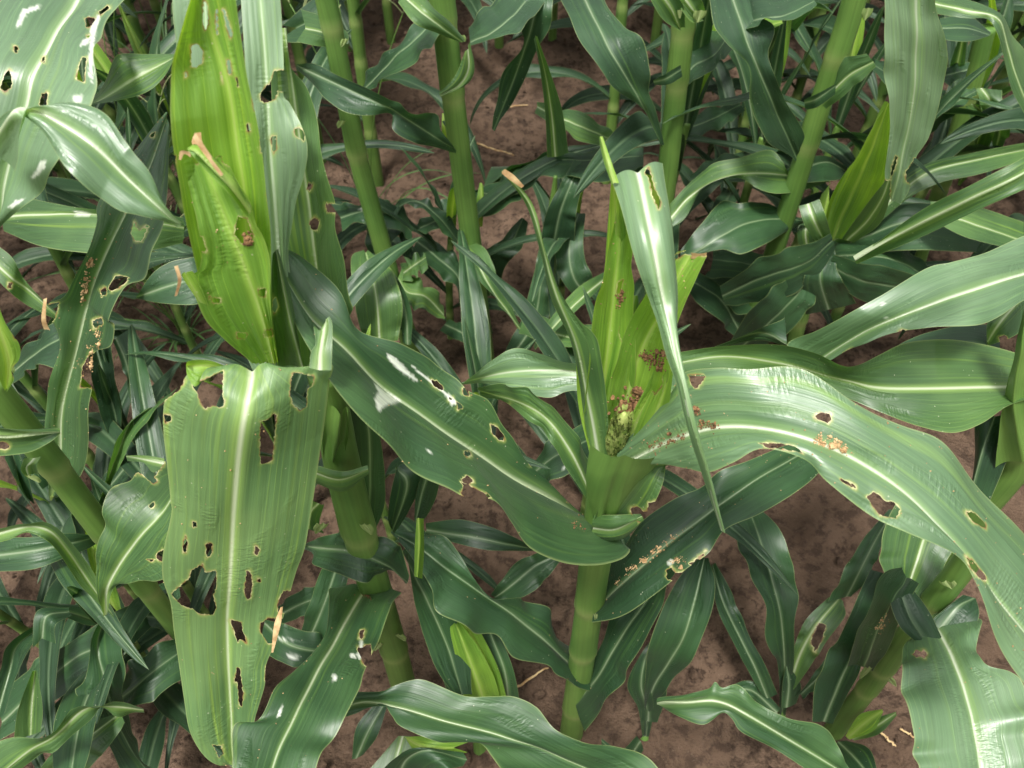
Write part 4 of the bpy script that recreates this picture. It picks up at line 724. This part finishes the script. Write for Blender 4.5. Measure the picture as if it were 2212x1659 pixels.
lf('S4', 'd', '1470 175 .58 1500 140 .60 1545 115 .62 1590 50 .62', '1465 185 1510 170 1560 130 1600 90', '1470 160 1495 110 1540 60 1575 20', key='T5', ruf=.003, res=5)
lf('S4', 'm', '1415 -30 -1.06 1450 20 -1.06 1470 65 -1.07', '1395 -20 1430 40 1472 68', '1440 -30 1475 10 1480 60', key='T6', bow=-.003)
lf('S4', 'd', '1470 280 .40 1530 260 .42 1600 225 .42', '1470 300 1540 285 1610 240', '1470 260 1530 235 1600 215', key='T7', ruf=.005)
lf('S4', 'd', '1440 420 .40 1360 370 .44 1290 340 .44', '1440 450 1360 400 1290 350', '1440 390 1370 345 1290 325', key='T8', ruf=.006)
plant('S5', 1790, 180, -1.10, 'corn plant with a thick leaning stalk and a long leaf with white midrib')
stalk('S5', [(1870, -90, -1.10), (1845, 0, -1.10), (1828, 60, -1.10), (1800, 140, -1.10), (1772, 225, -1.10), (1735, 345, -1.10), (1680, 520, -1.10), (1585, 820, -1.10)], [.0155, .0155, .0155, .016, .016, .0165, .018, .019], (.16, .33))
lf('S5', 'd', '1570 -60 .74 1585 0 .74 1612 80 .72 1645 165 .67 1690 270 .58 1725 350 .50', '1520 -60 1540 40 1566 92 1608 130 1620 160 1622 215 1652 300 1705 335 1722 352', '1620 -60 1640 30 1672 62 1662 130 1692 210 1737 285 1732 348', lift=(.0, .0), ruf=.003, key='R8', res=4.5, label='long dark leaf with a bright white midrib')
lf('S5', 'd', '1585 60 .70 1640 40 .74 1700 30 .75 1760 0 .75', '1575 75 1600 70 1660 42 1720 42 1765 10', '1585 40 1620 -10 1690 -10 1760 -20', key='R9', res=5, ruf=.003)
lf('S5', 'y', '1575 70 .68 1620 65 .70 1690 45 .70', '1578 85 1640 75 1692 50', '1575 60 1600 20 1690 40', key='R9b')
lf('S5', 'm', '1772 224 -1.05 1806 190 -1.045 1840 160 -1.05 1888 134 -1.06', '1785 236 1822 206 1852 180 1892 145', '1798 196 1806 172 1820 128 1872 116', key='R9c', res=5, ruf=.002)
lf('S5', 'd', '1737 223 -1.05 1765 214 -1.03 1806 186 -1.035', '1740 238 1768 230 1804 204', '1736 216 1762 204 1808 180', key='R9d')
lf('S4', 'd', '1411 178 -1.07 1440 170 -1.05 1472 150 -1.06', '1414 184 1446 182 1474 166', '1410 174 1436 160 1470 140', key='T5b')
lf('S5', 'd', '1720 430 .40 1640 380 .45 1560 360 .45 1490 390 .42', '1720 460 1640 400 1560 390 1490 400', '1720 400 1650 350 1560 335 1490 380', key='R9e', ruf=.005)
plant('S6', 1790, 520, -1.10, 'short corn plant with a bright yellow green whorl leaf between dark drooping leaves')
stalk('S6', [(1795, 480, -1.08), (1775, 540, -1.08), (1750, 620, -1.08), (1728, 690, -1.08), (1695, 810, -1.08)], [.010, .012, .013, .014, .015], (.35, .6))
lf('S6', 'y', '1800 520 -1.03 1818 470 -1.02 1850 400 -1.0 1885 320 -.97 1922 225 -.94', '1782 520 1795 450 1820 390 1862 320 1918 220', '1830 520 1880 470 1905 410 1920 330 1926 225', lift=(-.02, .01), bow=-.006, key='R5', pleat=.001, res=4.5, name='whorl_leaf', label='bright yellow green upright whorl leaf')
lf('S6', 'y', '1790 515 -1.045 1812 450 -1.03 1840 385 -1.01 1874 322 -.99', '1780 510 1790 440 1822 378 1870 320', '1800 520 1838 450 1862 390 1878 326', pleat=.001, key='R5b', name='whorl_leaf')
lf('S6', 'm', '1830 520 -1.0 1872 480 -.98 1905 430 -.96 1922 385 -.95', '1845 525 1900 485 1922 430 1926 384', '1818 515 1850 470 1888 420 1918 384', pleat=.001, key='R5c', name='whorl_leaf')
lf('S6', 'm', '1450 470 .46 1490 425 .475 1550 390 .485 1620 374 .485 1700 378 .46 1792 390 .40', '1452 490 1480 470 1530 395 1600 385 1640 405 1680 418 1730 412 1792 393', '1448 440 1490 395 1540 355 1600 340 1662 325 1690 350 1710 372 1790 386', lift=(-.01, .015), ruf=.003, key='R6', res=4.5, label='arching green leaf pointing left')
lf('S6', 'd', '1470 560 .36 1510 540 .38 1560 508 .40 1620 480 .405 1690 472 .39 1760 480 .36', '1480 575 1515 550 1560 538 1600 548 1640 535 1690 505 1730 482', '1470 540 1510 490 1560 432 1600 442 1650 435 1700 462 1735 470', lift=(-.01, .012), ruf=.003, key='R7', res=4.5)
lf('S6', 'd', '1700 380 .44 1745 360 .45 1790 350 .44 1830 370 .40', '1690 400 1740 395 1800 390 1830 385', '1700 365 1745 340 1790 338 1830 360', key='R7b', lift=(-.01, .012))
lf('S6', 'y', '1795 395 .43 1785 440 .40 1770 500 .35', '1775 420 1765 450 1762 500', '1792 390 1790 450 1778 505', key='R7c')
lf('S6', 'm', '1800 520 .33 1870 480 .40 1940 420 .44 2010 370 .47 2110 345 .48 2230 320 .48', '1830 530 1900 480 1960 430 2030 395 2120 375 2230 340', '1800 510 1860 450 1930 400 2000 355 2100 330 2230 305', lift=(-.008, .012), key='R10', res=5)
lf('S6', 'd', '1800 540 .30 1870 510 .36 1960 480 .40 2060 490 .40 2200 520 .36', '1830 560 1900 545 2000 540 2100 545 2200 540', '1800 520 1860 475 1960 440 2080 450 2200 500', lift=(-.01, .012), key='R11', res=5)
lf('S6', 'd', '1760 560 .28 1840 550 .34 1930 560 .35 2010 600 .32', '1770 590 1840 600 1930 605 2010 610', '1760 540 1850 520 1940 520 2015 590', key='R11b', ruf=.005)
lf('S6', 'd', '1760 620 .20 1840 590 .25 1930 590 .26', '1760 640 1850 640 1930 600', '1765 605 1840 570 1930 575', key='R11c', ruf=.003)
lf('S6', 'm', '1750 560 .28 1740 500 .34 1760 460 .35', '1735 560 1722 500 1745 455', '1765 560 1765 510 1770 465', key='R11d')
lf('S6', 'd', '1740 640 .16 1700 600 .22 1620 570 .24 1540 560 .22', '1735 660 1680 630 1620 610 1530 600', '1745 620 1700 570 1620 540 1540 540', key='R11e', ruf=.006)
lf('S6', 'd', '1720 680 .10 1660 640 .17 1590 630 .18 1520 600 .16', '1710 700 1650 680 1580 670 1510 620', '1730 660 1670 610 1600 590 1530 585', key='R11f', ruf=.006)
lf('S6', 'd', '1600 720 .12 1560 650 .2 1500 610 .22 1450 600 .2', '1590 730 1530 670 1490 640 1450 620', '1620 710 1580 640 1520 590 1450 585', key='R11g', ruf=.006)
lf('S6', 'm', '2010 450 .46 2080 475 .46 2212 520 .43', '2010 470 2080 510 2212 545', '2010 435 2090 440 2212 480', key='R11h', lift=(-.006, .01))
lf('S6', 'd', '1560 640 -.97 1650 600 -.95 1740 570 -.96 1800 520 -.99', '1565 660 1660 650 1750 610 1805 540', '1555 620 1640 560 1730 530 1795 505', key='R14', ruf=.004)
lf('S6', 'd', '1590 760 -.97 1660 700 -.94 1720 640 -.95 1770 570 -1.0', '1610 770 1700 720 1760 650 1785 580', '1575 740 1630 660 1700 600 1760 560', key='R14b', ruf=.004)
lf('S6', 'd', '1790 670 -.97 1772 600 -.96 1790 535 -1.0', '1740 680 1735 600 1780 532', '1850 655 1812 590 1802 540', key='R14c', ruf=.003)
lf('S6', 'd', '1790 575 -.98 1870 610 -.96 1960 625 -.97 2040 660 -.99', '1795 600 1870 655 1960 662 2035 666', '1800 550 1880 572 1970 590 2045 652', key='R14d', ruf=.004)
lf('S6', 'm', '1745 440 -1.0 1760 480 -.98 1785 530 -1.0', '1725 445 1740 490 1775 540', '1770 430 1785 470 1800 525', key='R14e')
plant('S7', 2080, 260, -1.3, 'corn plant at the upper right with crinkled pale hanging leaves')
stalk('S7', [(2130, 60, -1.4), (2100, 180, -1.4), (2040, 380, -1.4), (1990, 540, -1.4), (1960, 650, -1.4)], .016, (.2, .5))
lf('S7', 'm', '2120 190 .50 2140 220 .48 2160 270 .43 2150 330 .36', '2110 190 2118 230 2140 280 2145 330', '2165 195 2172 250 2182 280 2160 330', ruf=.006, key='V1', res=5)
lf('S7', 'm', '2100 225 .48 2125 250 .45 2110 310 .38 2085 370 .30 2070 400 .26', '2085 230 2100 265 2105 310 2075 370 2068 400', '2155 230 2150 280 2135 320 2100 370 2072 402', ruf=.006, key='V2', res=5)
lf('S7', 'd', '2000 280 .42 2050 230 .48 2110 195 .50', '2010 290 2060 245 2110 205', '1990 270 2040 215 2105 188', key='V3', ruf=.004)
lf('S7', 'd', '2090 150 .56 2050 160 .56 2000 170 .52', '2085 170 2050 180 2000 175', '2095 135 2050 140 2000 165', key='V4', ruf=.005)
lf('S7', 'm', '2060 170 -1.3 2070 130 -1.28 2085 60 -1.25', '2050 170 2055 130 2080 60', '2080 170 2085 130 2090 60', key='V5')
lf('S7', 'd', '2010 230 .46 1950 180 .52 1890 140 .54', '2000 240 1940 200 1880 150', '2020 220 1960 160 1890 125', key='V6', ruf=.004)
lf('S4', 'c', '1514 22.0 -1.06 1510 35 -1.06 1506 48.0 -1.06', '1501.0 22.0 1497.0 35 1504 48.0', '1527.0 22.0 1523.0 35 1508 48.0', bow=.002, name='collar')
lf('S5', 'c', '1876 17.0 -1.05 1872 30 -1.05 1868 43.0 -1.05', '1865.0 17.0 1861.0 30 1866 43.0', '1887.0 17.0 1883.0 30 1870 43.0', bow=.002, name='collar')
lf('S2', 'c', '996 75.0 -1.04 1000 82 -1.04 1004 89.0 -1.04', '989.0 75.0 993.0 82 1002 89.0', '1003.0 75.0 1007.0 82 1006 89.0', bow=.002, name='collar')
lf('S1', 'c', '746 83.0 -1.03 742 92 -1.03 738 101.0 -1.03', '739.0 83.0 735.0 92 736 101.0', '753.0 83.0 749.0 92 740 101.0', bow=.002, name='collar')
lf('S1', 'c', '739 260.0 -1.05 735 268 -1.05 731 276.0 -1.05', '731.0 260.0 727.0 268 729 276.0', '747.0 260.0 743.0 268 733 276.0', bow=.002, name='collar')
lf('S5', 'c', '1762 223.0 -1.04 1762 228 -1.04 1762 233.0 -1.04', '1752.0 223.0 1752.0 228 1760 233.0', '1772.0 223.0 1772.0 228 1764 233.0', bow=.002, name='collar')
lf('S4', 'c', '1468 21.0 -1.06 1468 30 -1.06 1468 39.0 -1.06', '1463.0 21.0 1463.0 30 1466 39.0', '1473.0 21.0 1473.0 30 1470 39.0', bow=.002, name='collar')


# ------------------------------------------------------------------ back rows
def arc_leaf(name, length, width, el0, droop, az, base, r0, twist, seed, ns=30, nt=6, ruf=.005):
    """a whole blade growing from the stalk at base, arching away in direction az"""
    rs = np.random.default_rng(seed); s = np.linspace(0, 1, ns)
    el = el0 - droop * s ** 1.25
    azs = az + .35 * rs.uniform(-1, 1) * s
    step = length / (ns - 1)
    d = np.stack([np.cos(el) * np.cos(azs), np.cos(el) * np.sin(azs), np.sin(el)], 1)
    M = np.vstack([[0, 0, 0], np.cumsum(d[:-1] * step, 0)]) + base + r0 * np.array([math.cos(az), math.sin(az), 0])
    lat = np.stack([-np.sin(azs), np.cos(azs), 0 * azs], 1); N = np.cross(d, lat)
    wd = width * .5 * np.minimum(1, .32 + 1.6 * s) * np.clip((1 - s) ** .62 * 1.18, 0, 1)
    tw = twist * s
    lat = lat * np.cos(tw)[:, None] + N * np.sin(tw)[:, None]; N = np.cross(d, lat)
    up = .30 * (1 - s) + .08
    L = M - lat * wd[:, None] - N * (wd * up)[:, None] * -1
    Rr = M + lat * wd[:, None] - N * (wd * up)[:, None] * -1
    return leaf_mesh(name, M, L, Rr, nt=nt, bow=.002, ruf=ruf, rufn=rs.uniform(2, 3.4), seed=seed)

def proc_plant(seed, h, nleaf, azp, young=True, lw=.075, ll=.55, low=.12, label='', group=None, rad=.015):
    rs = random.Random(seed)
    root = empty('corn_plant', (0, 0, 0), label, 'corn plant', group)
    lean = rs.uniform(-.05, .05), rs.uniform(-.05, .05)
    C = [(lean[0] * h * t * t, lean[1] * h * t * t, h * t - .03 * (t == 0)) for t in np.linspace(0, 1, 8)]
    nd = [low / h + (1 - low / h) * (i + .5) / nleaf for i in range(nleaf)]
    link('stalk', stalk_mesh('stalk', C, np.linspace(rad, rad * .75, 8), nd, 14), M_STALK, root)
    for i in range(nleaf):
        f = (i + .5) / nleaf; hh = h * nd[i]
        az = azp + (math.pi if i % 2 else 0) + rs.uniform(-.5, .5)
        base = np.array([lean[0] * h * nd[i] ** 2, lean[1] * h * nd[i] ** 2, hh])
        L = ll * (.62 + .75 * f - .45 * f * f) * rs.uniform(.85, 1.1)
        el = R(40 + 26 * f + rs.uniform(-8, 8)); dr = R(rs.uniform(70, 125) * (1.05 - .3 * f))
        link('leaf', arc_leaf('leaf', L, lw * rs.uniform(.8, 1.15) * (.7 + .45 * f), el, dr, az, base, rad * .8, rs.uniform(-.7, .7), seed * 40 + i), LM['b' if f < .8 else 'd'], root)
    if young:
        for i in range(3):
            az = azp + i * 2.2
            link('whorl_leaf', arc_leaf('whorl_leaf', ll * rs.uniform(.4, .6), lw * .6, R(84), R(rs.uniform(5, 45)), az, np.array([lean[0] * h, lean[1] * h, h * .96]), .004, .3, seed * 40 + 20 + i, ruf=.004), LM['y' if i == 1 else 'd'], root)
    return root
def copy_plant(src, loc, rz, sc, label=None, group=None):
    r = src.copy(); COL.objects.link(r); r.location = loc; r.rotation_euler = (0, 0, rz); r.scale = (sc, sc, sc)
    if label: r['label'] = label
    if group: r['group'] = group
    for c in src.children:
        k = c.copy(); COL.objects.link(k); k.parent = r; k.matrix_parent_inverse = c.matrix_parent_inverse.copy()
    return r

protos = [proc_plant(100 + i, *a, label='dense green corn plant standing in the back rows', group='corn plants in the back rows', lw=.085, ll=.60) for i, a in enumerate(
    [(.78, 9, .3), (.86, 9, 1.4), (.70, 8, 2.3), (.82, 10, -.6), (.62, 8, .9)])]
short = [proc_plant(200 + i, *a, label='low leafy corn plant growing in the shade between the rows', group='low corn plants between the rows', lw=.060, ll=.54, low=.05, rad=.010) for i, a in enumerate(
    [(.36, 6, .2), (.30, 5, 1.3), (.42, 6, -.8)])]
rb = random.Random(5); used = set()
def put(src, x, y, z=0, sc=1.0):
    o = src if src.name not in used else copy_plant(src, (0, 0, 0), 0, 1)
    used.add(src.name)
    o.location = (x, y, z); o.rotation_euler = (0, 0, rb.uniform(0, 6.28)); o.scale = (sc,) * 3
for row, (y, xm, st) in enumerate(((1.78, 1.5, .15), (2.45, 2.0, .15), (3.1, 2.5, .17), (3.8, 2.9, .22))):
    x = -xm + rb.uniform(0, .1)
    while x < xm:
        gap = row == 0 and -.32 < x < .12
        if not gap: put(rb.choice(protos), x, y + rb.uniform(-.06, .06), 0, rb.uniform(.88, 1.08))
        x += st * rb.uniform(.75, 1.3)
for x, y in ((-0.86, 1.15), (-0.62, 1.05), (-0.74, 0.8), (-0.95, 1.42), (-0.42, 1.2), (-1.1, 1.1), (0.7, 1.22), (1.05, 1.25), (-0.55, 0.55), (0.46, 1.3), (0.3, 1.28), (0.62, 1.35), (1.1, 1.05), (-0.62, 1.25), (-0.8, 1.3), (-1.0, 0.95), (-0.85, 0.65), (0.9, 1.45), (0.5, 1.5), (1.2, 1.4), (-0.7, 1.5), (-.2, .66), (-.13, 1.17), (.1, 1.2), (-.04, .78), (.13, .74), (-.36, .74), (-.58, .72), (-.62, .58), (-.72, .48), (-.46, .5), (-.5, .4)):
    put(rb.choice(short), x, y, 0, rb.uniform(.85, 1.15) * (.75 if y < .8 or -.2 < x < .2 else 1))

for x, y in [(-1.32 - .2 * i, .40 + .05 * (i % 2)) for i in range(3)] + [(1.34 + .2 * i, .42) for i in range(3)] + [(-1.2, -.52), (-.95, -.56), (-.72, -.53), (-.5, -.56), (-.28, -.54), (-.05, -.57), (.18, -.54), (.4, -.56), (.62, -.53), (.85, -.56), (1.1, -.54), (-1.35, 1.08), (-1.55, 1.1), (1.35, 1.08), (1.55, 1.1), (1.18, 1.06)]:  # unseen rows beside and behind the camera, added to block skylight
    put(rb.choice(protos), x, y, 0, rb.uniform(.95, 1.1))
# ------------------------------------------------------------------ weeds at the upper left and thin grass stems
def grass_plant(base, n, hgt, seed, label):
    rs = np.random.default_rng(seed); root = empty('grass_plant', tuple(base), label, 'grass')
    V, Fc = [], []; A = {k: [] for k in ('lt', 'lw', 'ls', 'lu', 'er', 'sc')}
    for i in range(n):
        az = rs.uniform(0, 6.28); el = rs.uniform(.9, 1.5); L = hgt * rs.uniform(.4, .9); k = 14
        s = np.linspace(0, 1, k); e = el - rs.uniform(.6, 2.2) * s ** 1.4
        d = np.stack([np.cos(e) * np.cos(az), np.cos(e) * np.sin(az), np.sin(e)], 1)
        M = base + rs.normal(0, .012, 3) * [1, 1, 0] + np.vstack([[0, 0, 0], np.cumsum(d[:-1] * L / (k - 1), 0)])
        la = np.array([-math.sin(az), math.cos(az), 0]); wd = rs.uniform(.0025, .0045) * np.clip((1 - s) ** .5, .05, 1)
        b = len(V)
        for j in range(k):
            V += [M[j] - la * wd[j], M[j] + [0, 0, -wd[j] * .6], M[j] + la * wd[j]]
            for q, x in enumerate((-1, 0, 1)):
                A['lt'].append(x); A['lw'].append(x * wd[j] * 3); A['ls'].append(s[j] * L); A['lu'].append(s[j]); A['er'].append(0); A['sc'].append(0)
            if j: o = b + 3 * (j - 1); Fc += [[o, o + 3, o + 4, o + 1], [o + 1, o + 4, o + 5, o + 2]]
    link('blades', mesh('blades', V, Fc, A), LM['g'], root)
    for i in range(4):
        az = rs.uniform(0, 6.28); s = np.linspace(0, 1, 16); H = hgt * rs.uniform(.9, 1.3)
        C = base + np.stack([.25 * H * s ** 2.2 * math.cos(az), .25 * H * s ** 2.2 * math.sin(az), H * s], 1)
        V, Fc, a = tube(C, np.linspace(.0016, .0008, 16), 6); a['er'] = a['sc'] = 0 * a['lw']
        st = link('stem', mesh('stem', V, Fc, a), M_STALK, root)
        V, Fc = [], []
        for f in range(4):
            a2 = rs.uniform(0, 6.28); p = C[-1 - f % 2]; l = rs.uniform(.05, .09)
            Q = [p + np.array([math.cos(a2) * .55 * l * t, math.sin(a2) * .55 * l * t, l * t * (1 - .35 * t)]) for t in np.linspace(0, 1, 18)]
            vv, ff, _ = tube(Q, .0009 + .0005 * (np.arange(18) % 2), 6); o = len(V)
            V += vv.tolist(); Fc += [[o + x for x in q] for q in ff]
        link('seed_head', mesh('seed_head', V, Fc), M_SEED, root)
for i, (u, v, h, lab) in enumerate(((250, 300, .62, 'weedy grass clump with thin seed heads behind the upper left leaves'), (300, 440, .46, 'low dark grass clump below the twisted leaf at the upper left'), (345, 120, .60, 'tall thin grass tuft beside the bright torn whorl leaf'), (780, 300, .55, 'thin wispy grass stems beside the slim second row stalk'), (400, 740, .20, 'small grass clump on shaded soil under the chewed whorl'))):
    p = at(u, v, 0.0 if i == 4 else -0.0, 'z') if i == 4 else at(u, v, .25, 'z')
    grass_plant(np.array([p[0], p[1], 0.]), 34 if i != 3 else 8, h, 50 + i, lab)

# ------------------------------------------------------------------ frass, straw and clods
ICO = None
def blob(V, Fc, c, r, rs):
    t = (1 + 5 ** .5) / 2
    P = np.array([(-1, t, 0), (1, t, 0), (-1, -t, 0), (1, -t, 0), (0, -1, t), (0, 1, t), (0, -1, -t), (0, 1, -t), (t, 0, -1), (t, 0, 1), (-t, 0, -1), (-t, 0, 1)]) / 1.9
    f = [(0, 11, 5), (0, 5, 1), (0, 1, 7), (0, 7, 10), (0, 10, 11), (1, 5, 9), (5, 11, 4), (11, 10, 2), (10, 7, 6), (7, 1, 8), (3, 9, 4), (3, 4, 2), (3, 2, 6), (3, 6, 8), (3, 8, 9), (4, 9, 5), (2, 4, 11), (6, 2, 10), (8, 6, 7), (9, 8, 1)]
    o = len(V); P = P * r * rs.uniform(.6, 1.3, (12, 1)) * rs.uniform(.7, 1.3, 3) + c
    V += P.tolist(); Fc += [[o + i for i in q] for q in f]
def on_leaf(key, u, v):
    UV, P, N = LG[key]; i = np.argmin(((UV - (u, v)) ** 2).sum(1)); return P[i], N[i], ((UV[i] - (u, v)) ** 2).sum() ** .5
def frass(key, line, n, spread, size, label, mat=None, seed=0):
    rs = np.random.default_rng(seed + 900); pts = resample(nums(line, 2), 60); V, Fc = [], []
    cen = [pts[rs.integers(60)] + rs.normal(0, spread * .7, 2) for _ in range(9)]
    for i in range(n):
        c = (cen[rs.integers(9)] + rs.normal(0, spread * .45, 2)) if i % 4 else pts[rs.integers(60)] + rs.normal(0, spread * 1.4, 2); p, nn, e = on_leaf(key, *c)
        if e > 6: continue
        r = size * .5 * math.exp(rs.normal(0, .45)); blob(V, Fc, p + nn * r * .45, r, rs)
    tag(link('frass', mesh('frass', V, Fc, smooth=False), mat or M_CRUMB), label, 'frass', 'caterpillar frass heaps')
frass('L1', '198 555 187 610 178 650', 216, 4, .0012, 'tan frass streak beside the midrib of the dark left leaf', seed=1)
frass('L1', '205 700 212 745 190 820', 108, 9, .0012, 'tan frass scattered at the torn edge of the dark left leaf', seed=2)
frass('C1', '1760 948 1800 960 1840 975', 234, 5, .0011, 'tan frass heap along the midrib of the arching leaf', seed=3)
frass('C1', '1500 885 1512 890', 46, 4, .0016, 'small brown frass heap near the start of the arching leaf', M_FRASS, 4)
frass('C1', '1512 918 1545 922', 54, 5, .0015, 'reddish frass crumbs on the midrib beside the whorl', M_FRASS, 5)
frass('C1', '1410 968 1440 955 1480 940', 72, 7, .0012, 'reddish frass crumbs where the arching leaf leaves the whorl', M_FRASS, 6)
frass('C8', '1330 1265 1360 1235 1420 1190 1465 1150', 270, 4, .0012, 'tan frass line along the midrib of the dark right leaf', seed=7)
frass('C8', '1450 1215 1475 1205', 54, 5, .0011, 'pale frass specks on the lower half of the dark right leaf', seed=8)
frass('C4', '1395 780 1420 770 1430 790', 162, 9, .0017, 'brown frass clump high on the yellow green whorl leaf', M_FRASS, 9)
frass('C4', '1335 885 1372 868 1375 905', 420, 11, .0024, 'dark brown frass mass in the mouth of the eaten whorl', M_FRASS, 10)
frass('C3', '1345 625 1340 660', 72, 4, .0014, 'brown frass crumbs near the top of the inner whorl leaf', M_FRASS, 11)
frass('C7c', '1318 958 1330 965', 54, 6, .0016, 'reddish frass heap at the foot of the tassel bud', M_FRASS, 12)
frass('G2b', '1895 1360 1910 1335', 108, 4, .0011, 'tan frass on the dark leaf of the lower right plant', seed=13)
frass('A3', '540 500 535 525', 72, 5, .0014, 'brown frass in the hole of the ragged inner leaf', M_FRASS, 14)
frass('A6', '780 1275 795 1290', 72, 6, .0012, 'brown frass in the collar of the bottom grey green leaf', M_FRASS, 15)
frass('B1', '1240 1125 1265 1140', 72, 6, .0012, 'brown frass where the long crossing leaf meets the stalk', M_FRASS, 16)
# loose crumbs nobody could count
def crumbs():
    rs = np.random.default_rng(77); V, Fc = [], []
    for key, n in (('L1', 110), ('C1', 150), ('C8', 60), ('A1', 50), ('B1', 45), ('C3', 25), ('C4', 40), ('A3', 20), ('C9', 20), ('G1', 15), ('A6', 25)):
        UV, P, N = LG[key]
        for i in rs.integers(0, len(P), n):
            r = rs.uniform(.0002, .0006); blob(V, Fc, P[i] + N[i] * r * .5, r, rs)
    tag(link('frass_crumbs', mesh('frass_crumbs', V, Fc, smooth=False), M_CRUMB), 'loose tan frass crumbs sprinkled over the chewed leaves', 'crumbs', kind='stuff')
crumbs()
# brown dead bits hanging on torn leaves
def dry(plant_, mid, l, r, key, label=None, **kw):
    o = lf(plant_, 'y', mid, l, r, key=key, name='dry_strip', **kw); o.data.materials.clear(); o.data.materials.append(M_STRAW)
    if label: o['label'] = label
dry('A', '608 1312 .655 600 1350 .64 588 1410 .61', '606 1312 592 1350 586 1410', '611 1310 606 1350 590 1410', 'D1', 'straw coloured dead strip hanging from the folded leaf')
dry('A', '455 345 -.358 436 318 -.36 420 290 -.362', '450 346 432 322 416 298', '458 340 442 316 422 286', 'D2', 'brown torn tip')
dry('A', '480 380 -.356 466 362 -.357 452 345 -.358', '476 380 463 364 451 348', '482 376 469 358 456 342', 'D2b', 'brown torn tip')
dry('A', '430 322 -.384 424 305 -.386 430 286 -.388', '420 325 414 306 420 288', '446 326 436 304 434 286', 'D2d', 'brown ragged tip')
dry('A', '388 345 -.372 395 328 -.373 412 334 -.372', '386 345 390 326 410 328', '391 346 398 333 412 340', 'D2c', 'pale dried curl')
dry('A', '380 575 -.352 388 600 -.35 380 640 -.35', '376 575 384 605 377 640', '384 573 392 605 383 638', 'D3', 'papery bleached strip')
dry('L', '103 712 -.36 94 690 -.36 98 645 -.365', '95 712 89 690 94 646', '108 714 99 690 101 643', 'D4', 'brown dried strip')
dry('C', '1086 369 -.434 1105 382 -.432 1128 405 -.43', '1083 374 1100 388 1126 406', '1090 365 1112 380 1132 402', 'D5', 'straw coloured dead tip')
dry('C', '1495 552 -.414 1512 556 -.414 1526 551 -.414', '1490 558 1512 563 1527 556', '1492 546 1512 548 1527 546', 'D6', 'orange dried edge')
def stick(pts, r, label):
    C = resample3(np.array([pt(*p) for p in pts]), 14); C += np.random.default_rng(len(label)).normal(0, .0009, C.shape)
    V, Fc, a = tube(C, np.linspace(r, r * .6, 14), 8)
    tag(link('straw', mesh('straw', V, Fc), M_STRAW), label, 'straw', 'dry straws on the soil')
stick([(1118, 1484, .012), (1150, 1462, .014), (1182, 1442, .018)], .0022, 'dry straw on the soil below the wavy centre leaf')
stick([(1900, 1580, .012), (1935, 1612, .012)], .002, 'short dry straw by the foot of the lower right stalk')
stick([(1945, 1575, .012), (1990, 1600, .012)], .0016, 'thin dry straw beside the bottom right drooping leaf')
stick([(1030, 310, .012), (1110, 335, .012)], .003, 'dark twig on open soil beside the bare thick stalk')
stick([(1085, 232, .012), (1140, 226, .012)], .0025, 'small twig on soil far behind the narrow bright blade')
def clods():
    rs = np.random.default_rng(3); V, Fc = [], []
    for i in range(2600):
        x, y = rs.uniform(-1.3, 1.4), rs.uniform(.25, 2.6); r = min(.008, .0030 * math.exp(rs.normal(0, .6))); blob(V, Fc, np.array([x, y, .004]), r, rs)
    tag(link('soil_crumbs', mesh('soil_crumbs', V, Fc, smooth=False), M_SOIL), 'small brown clods strewn over the bare soil', 'clods', kind='stuff')
clods()
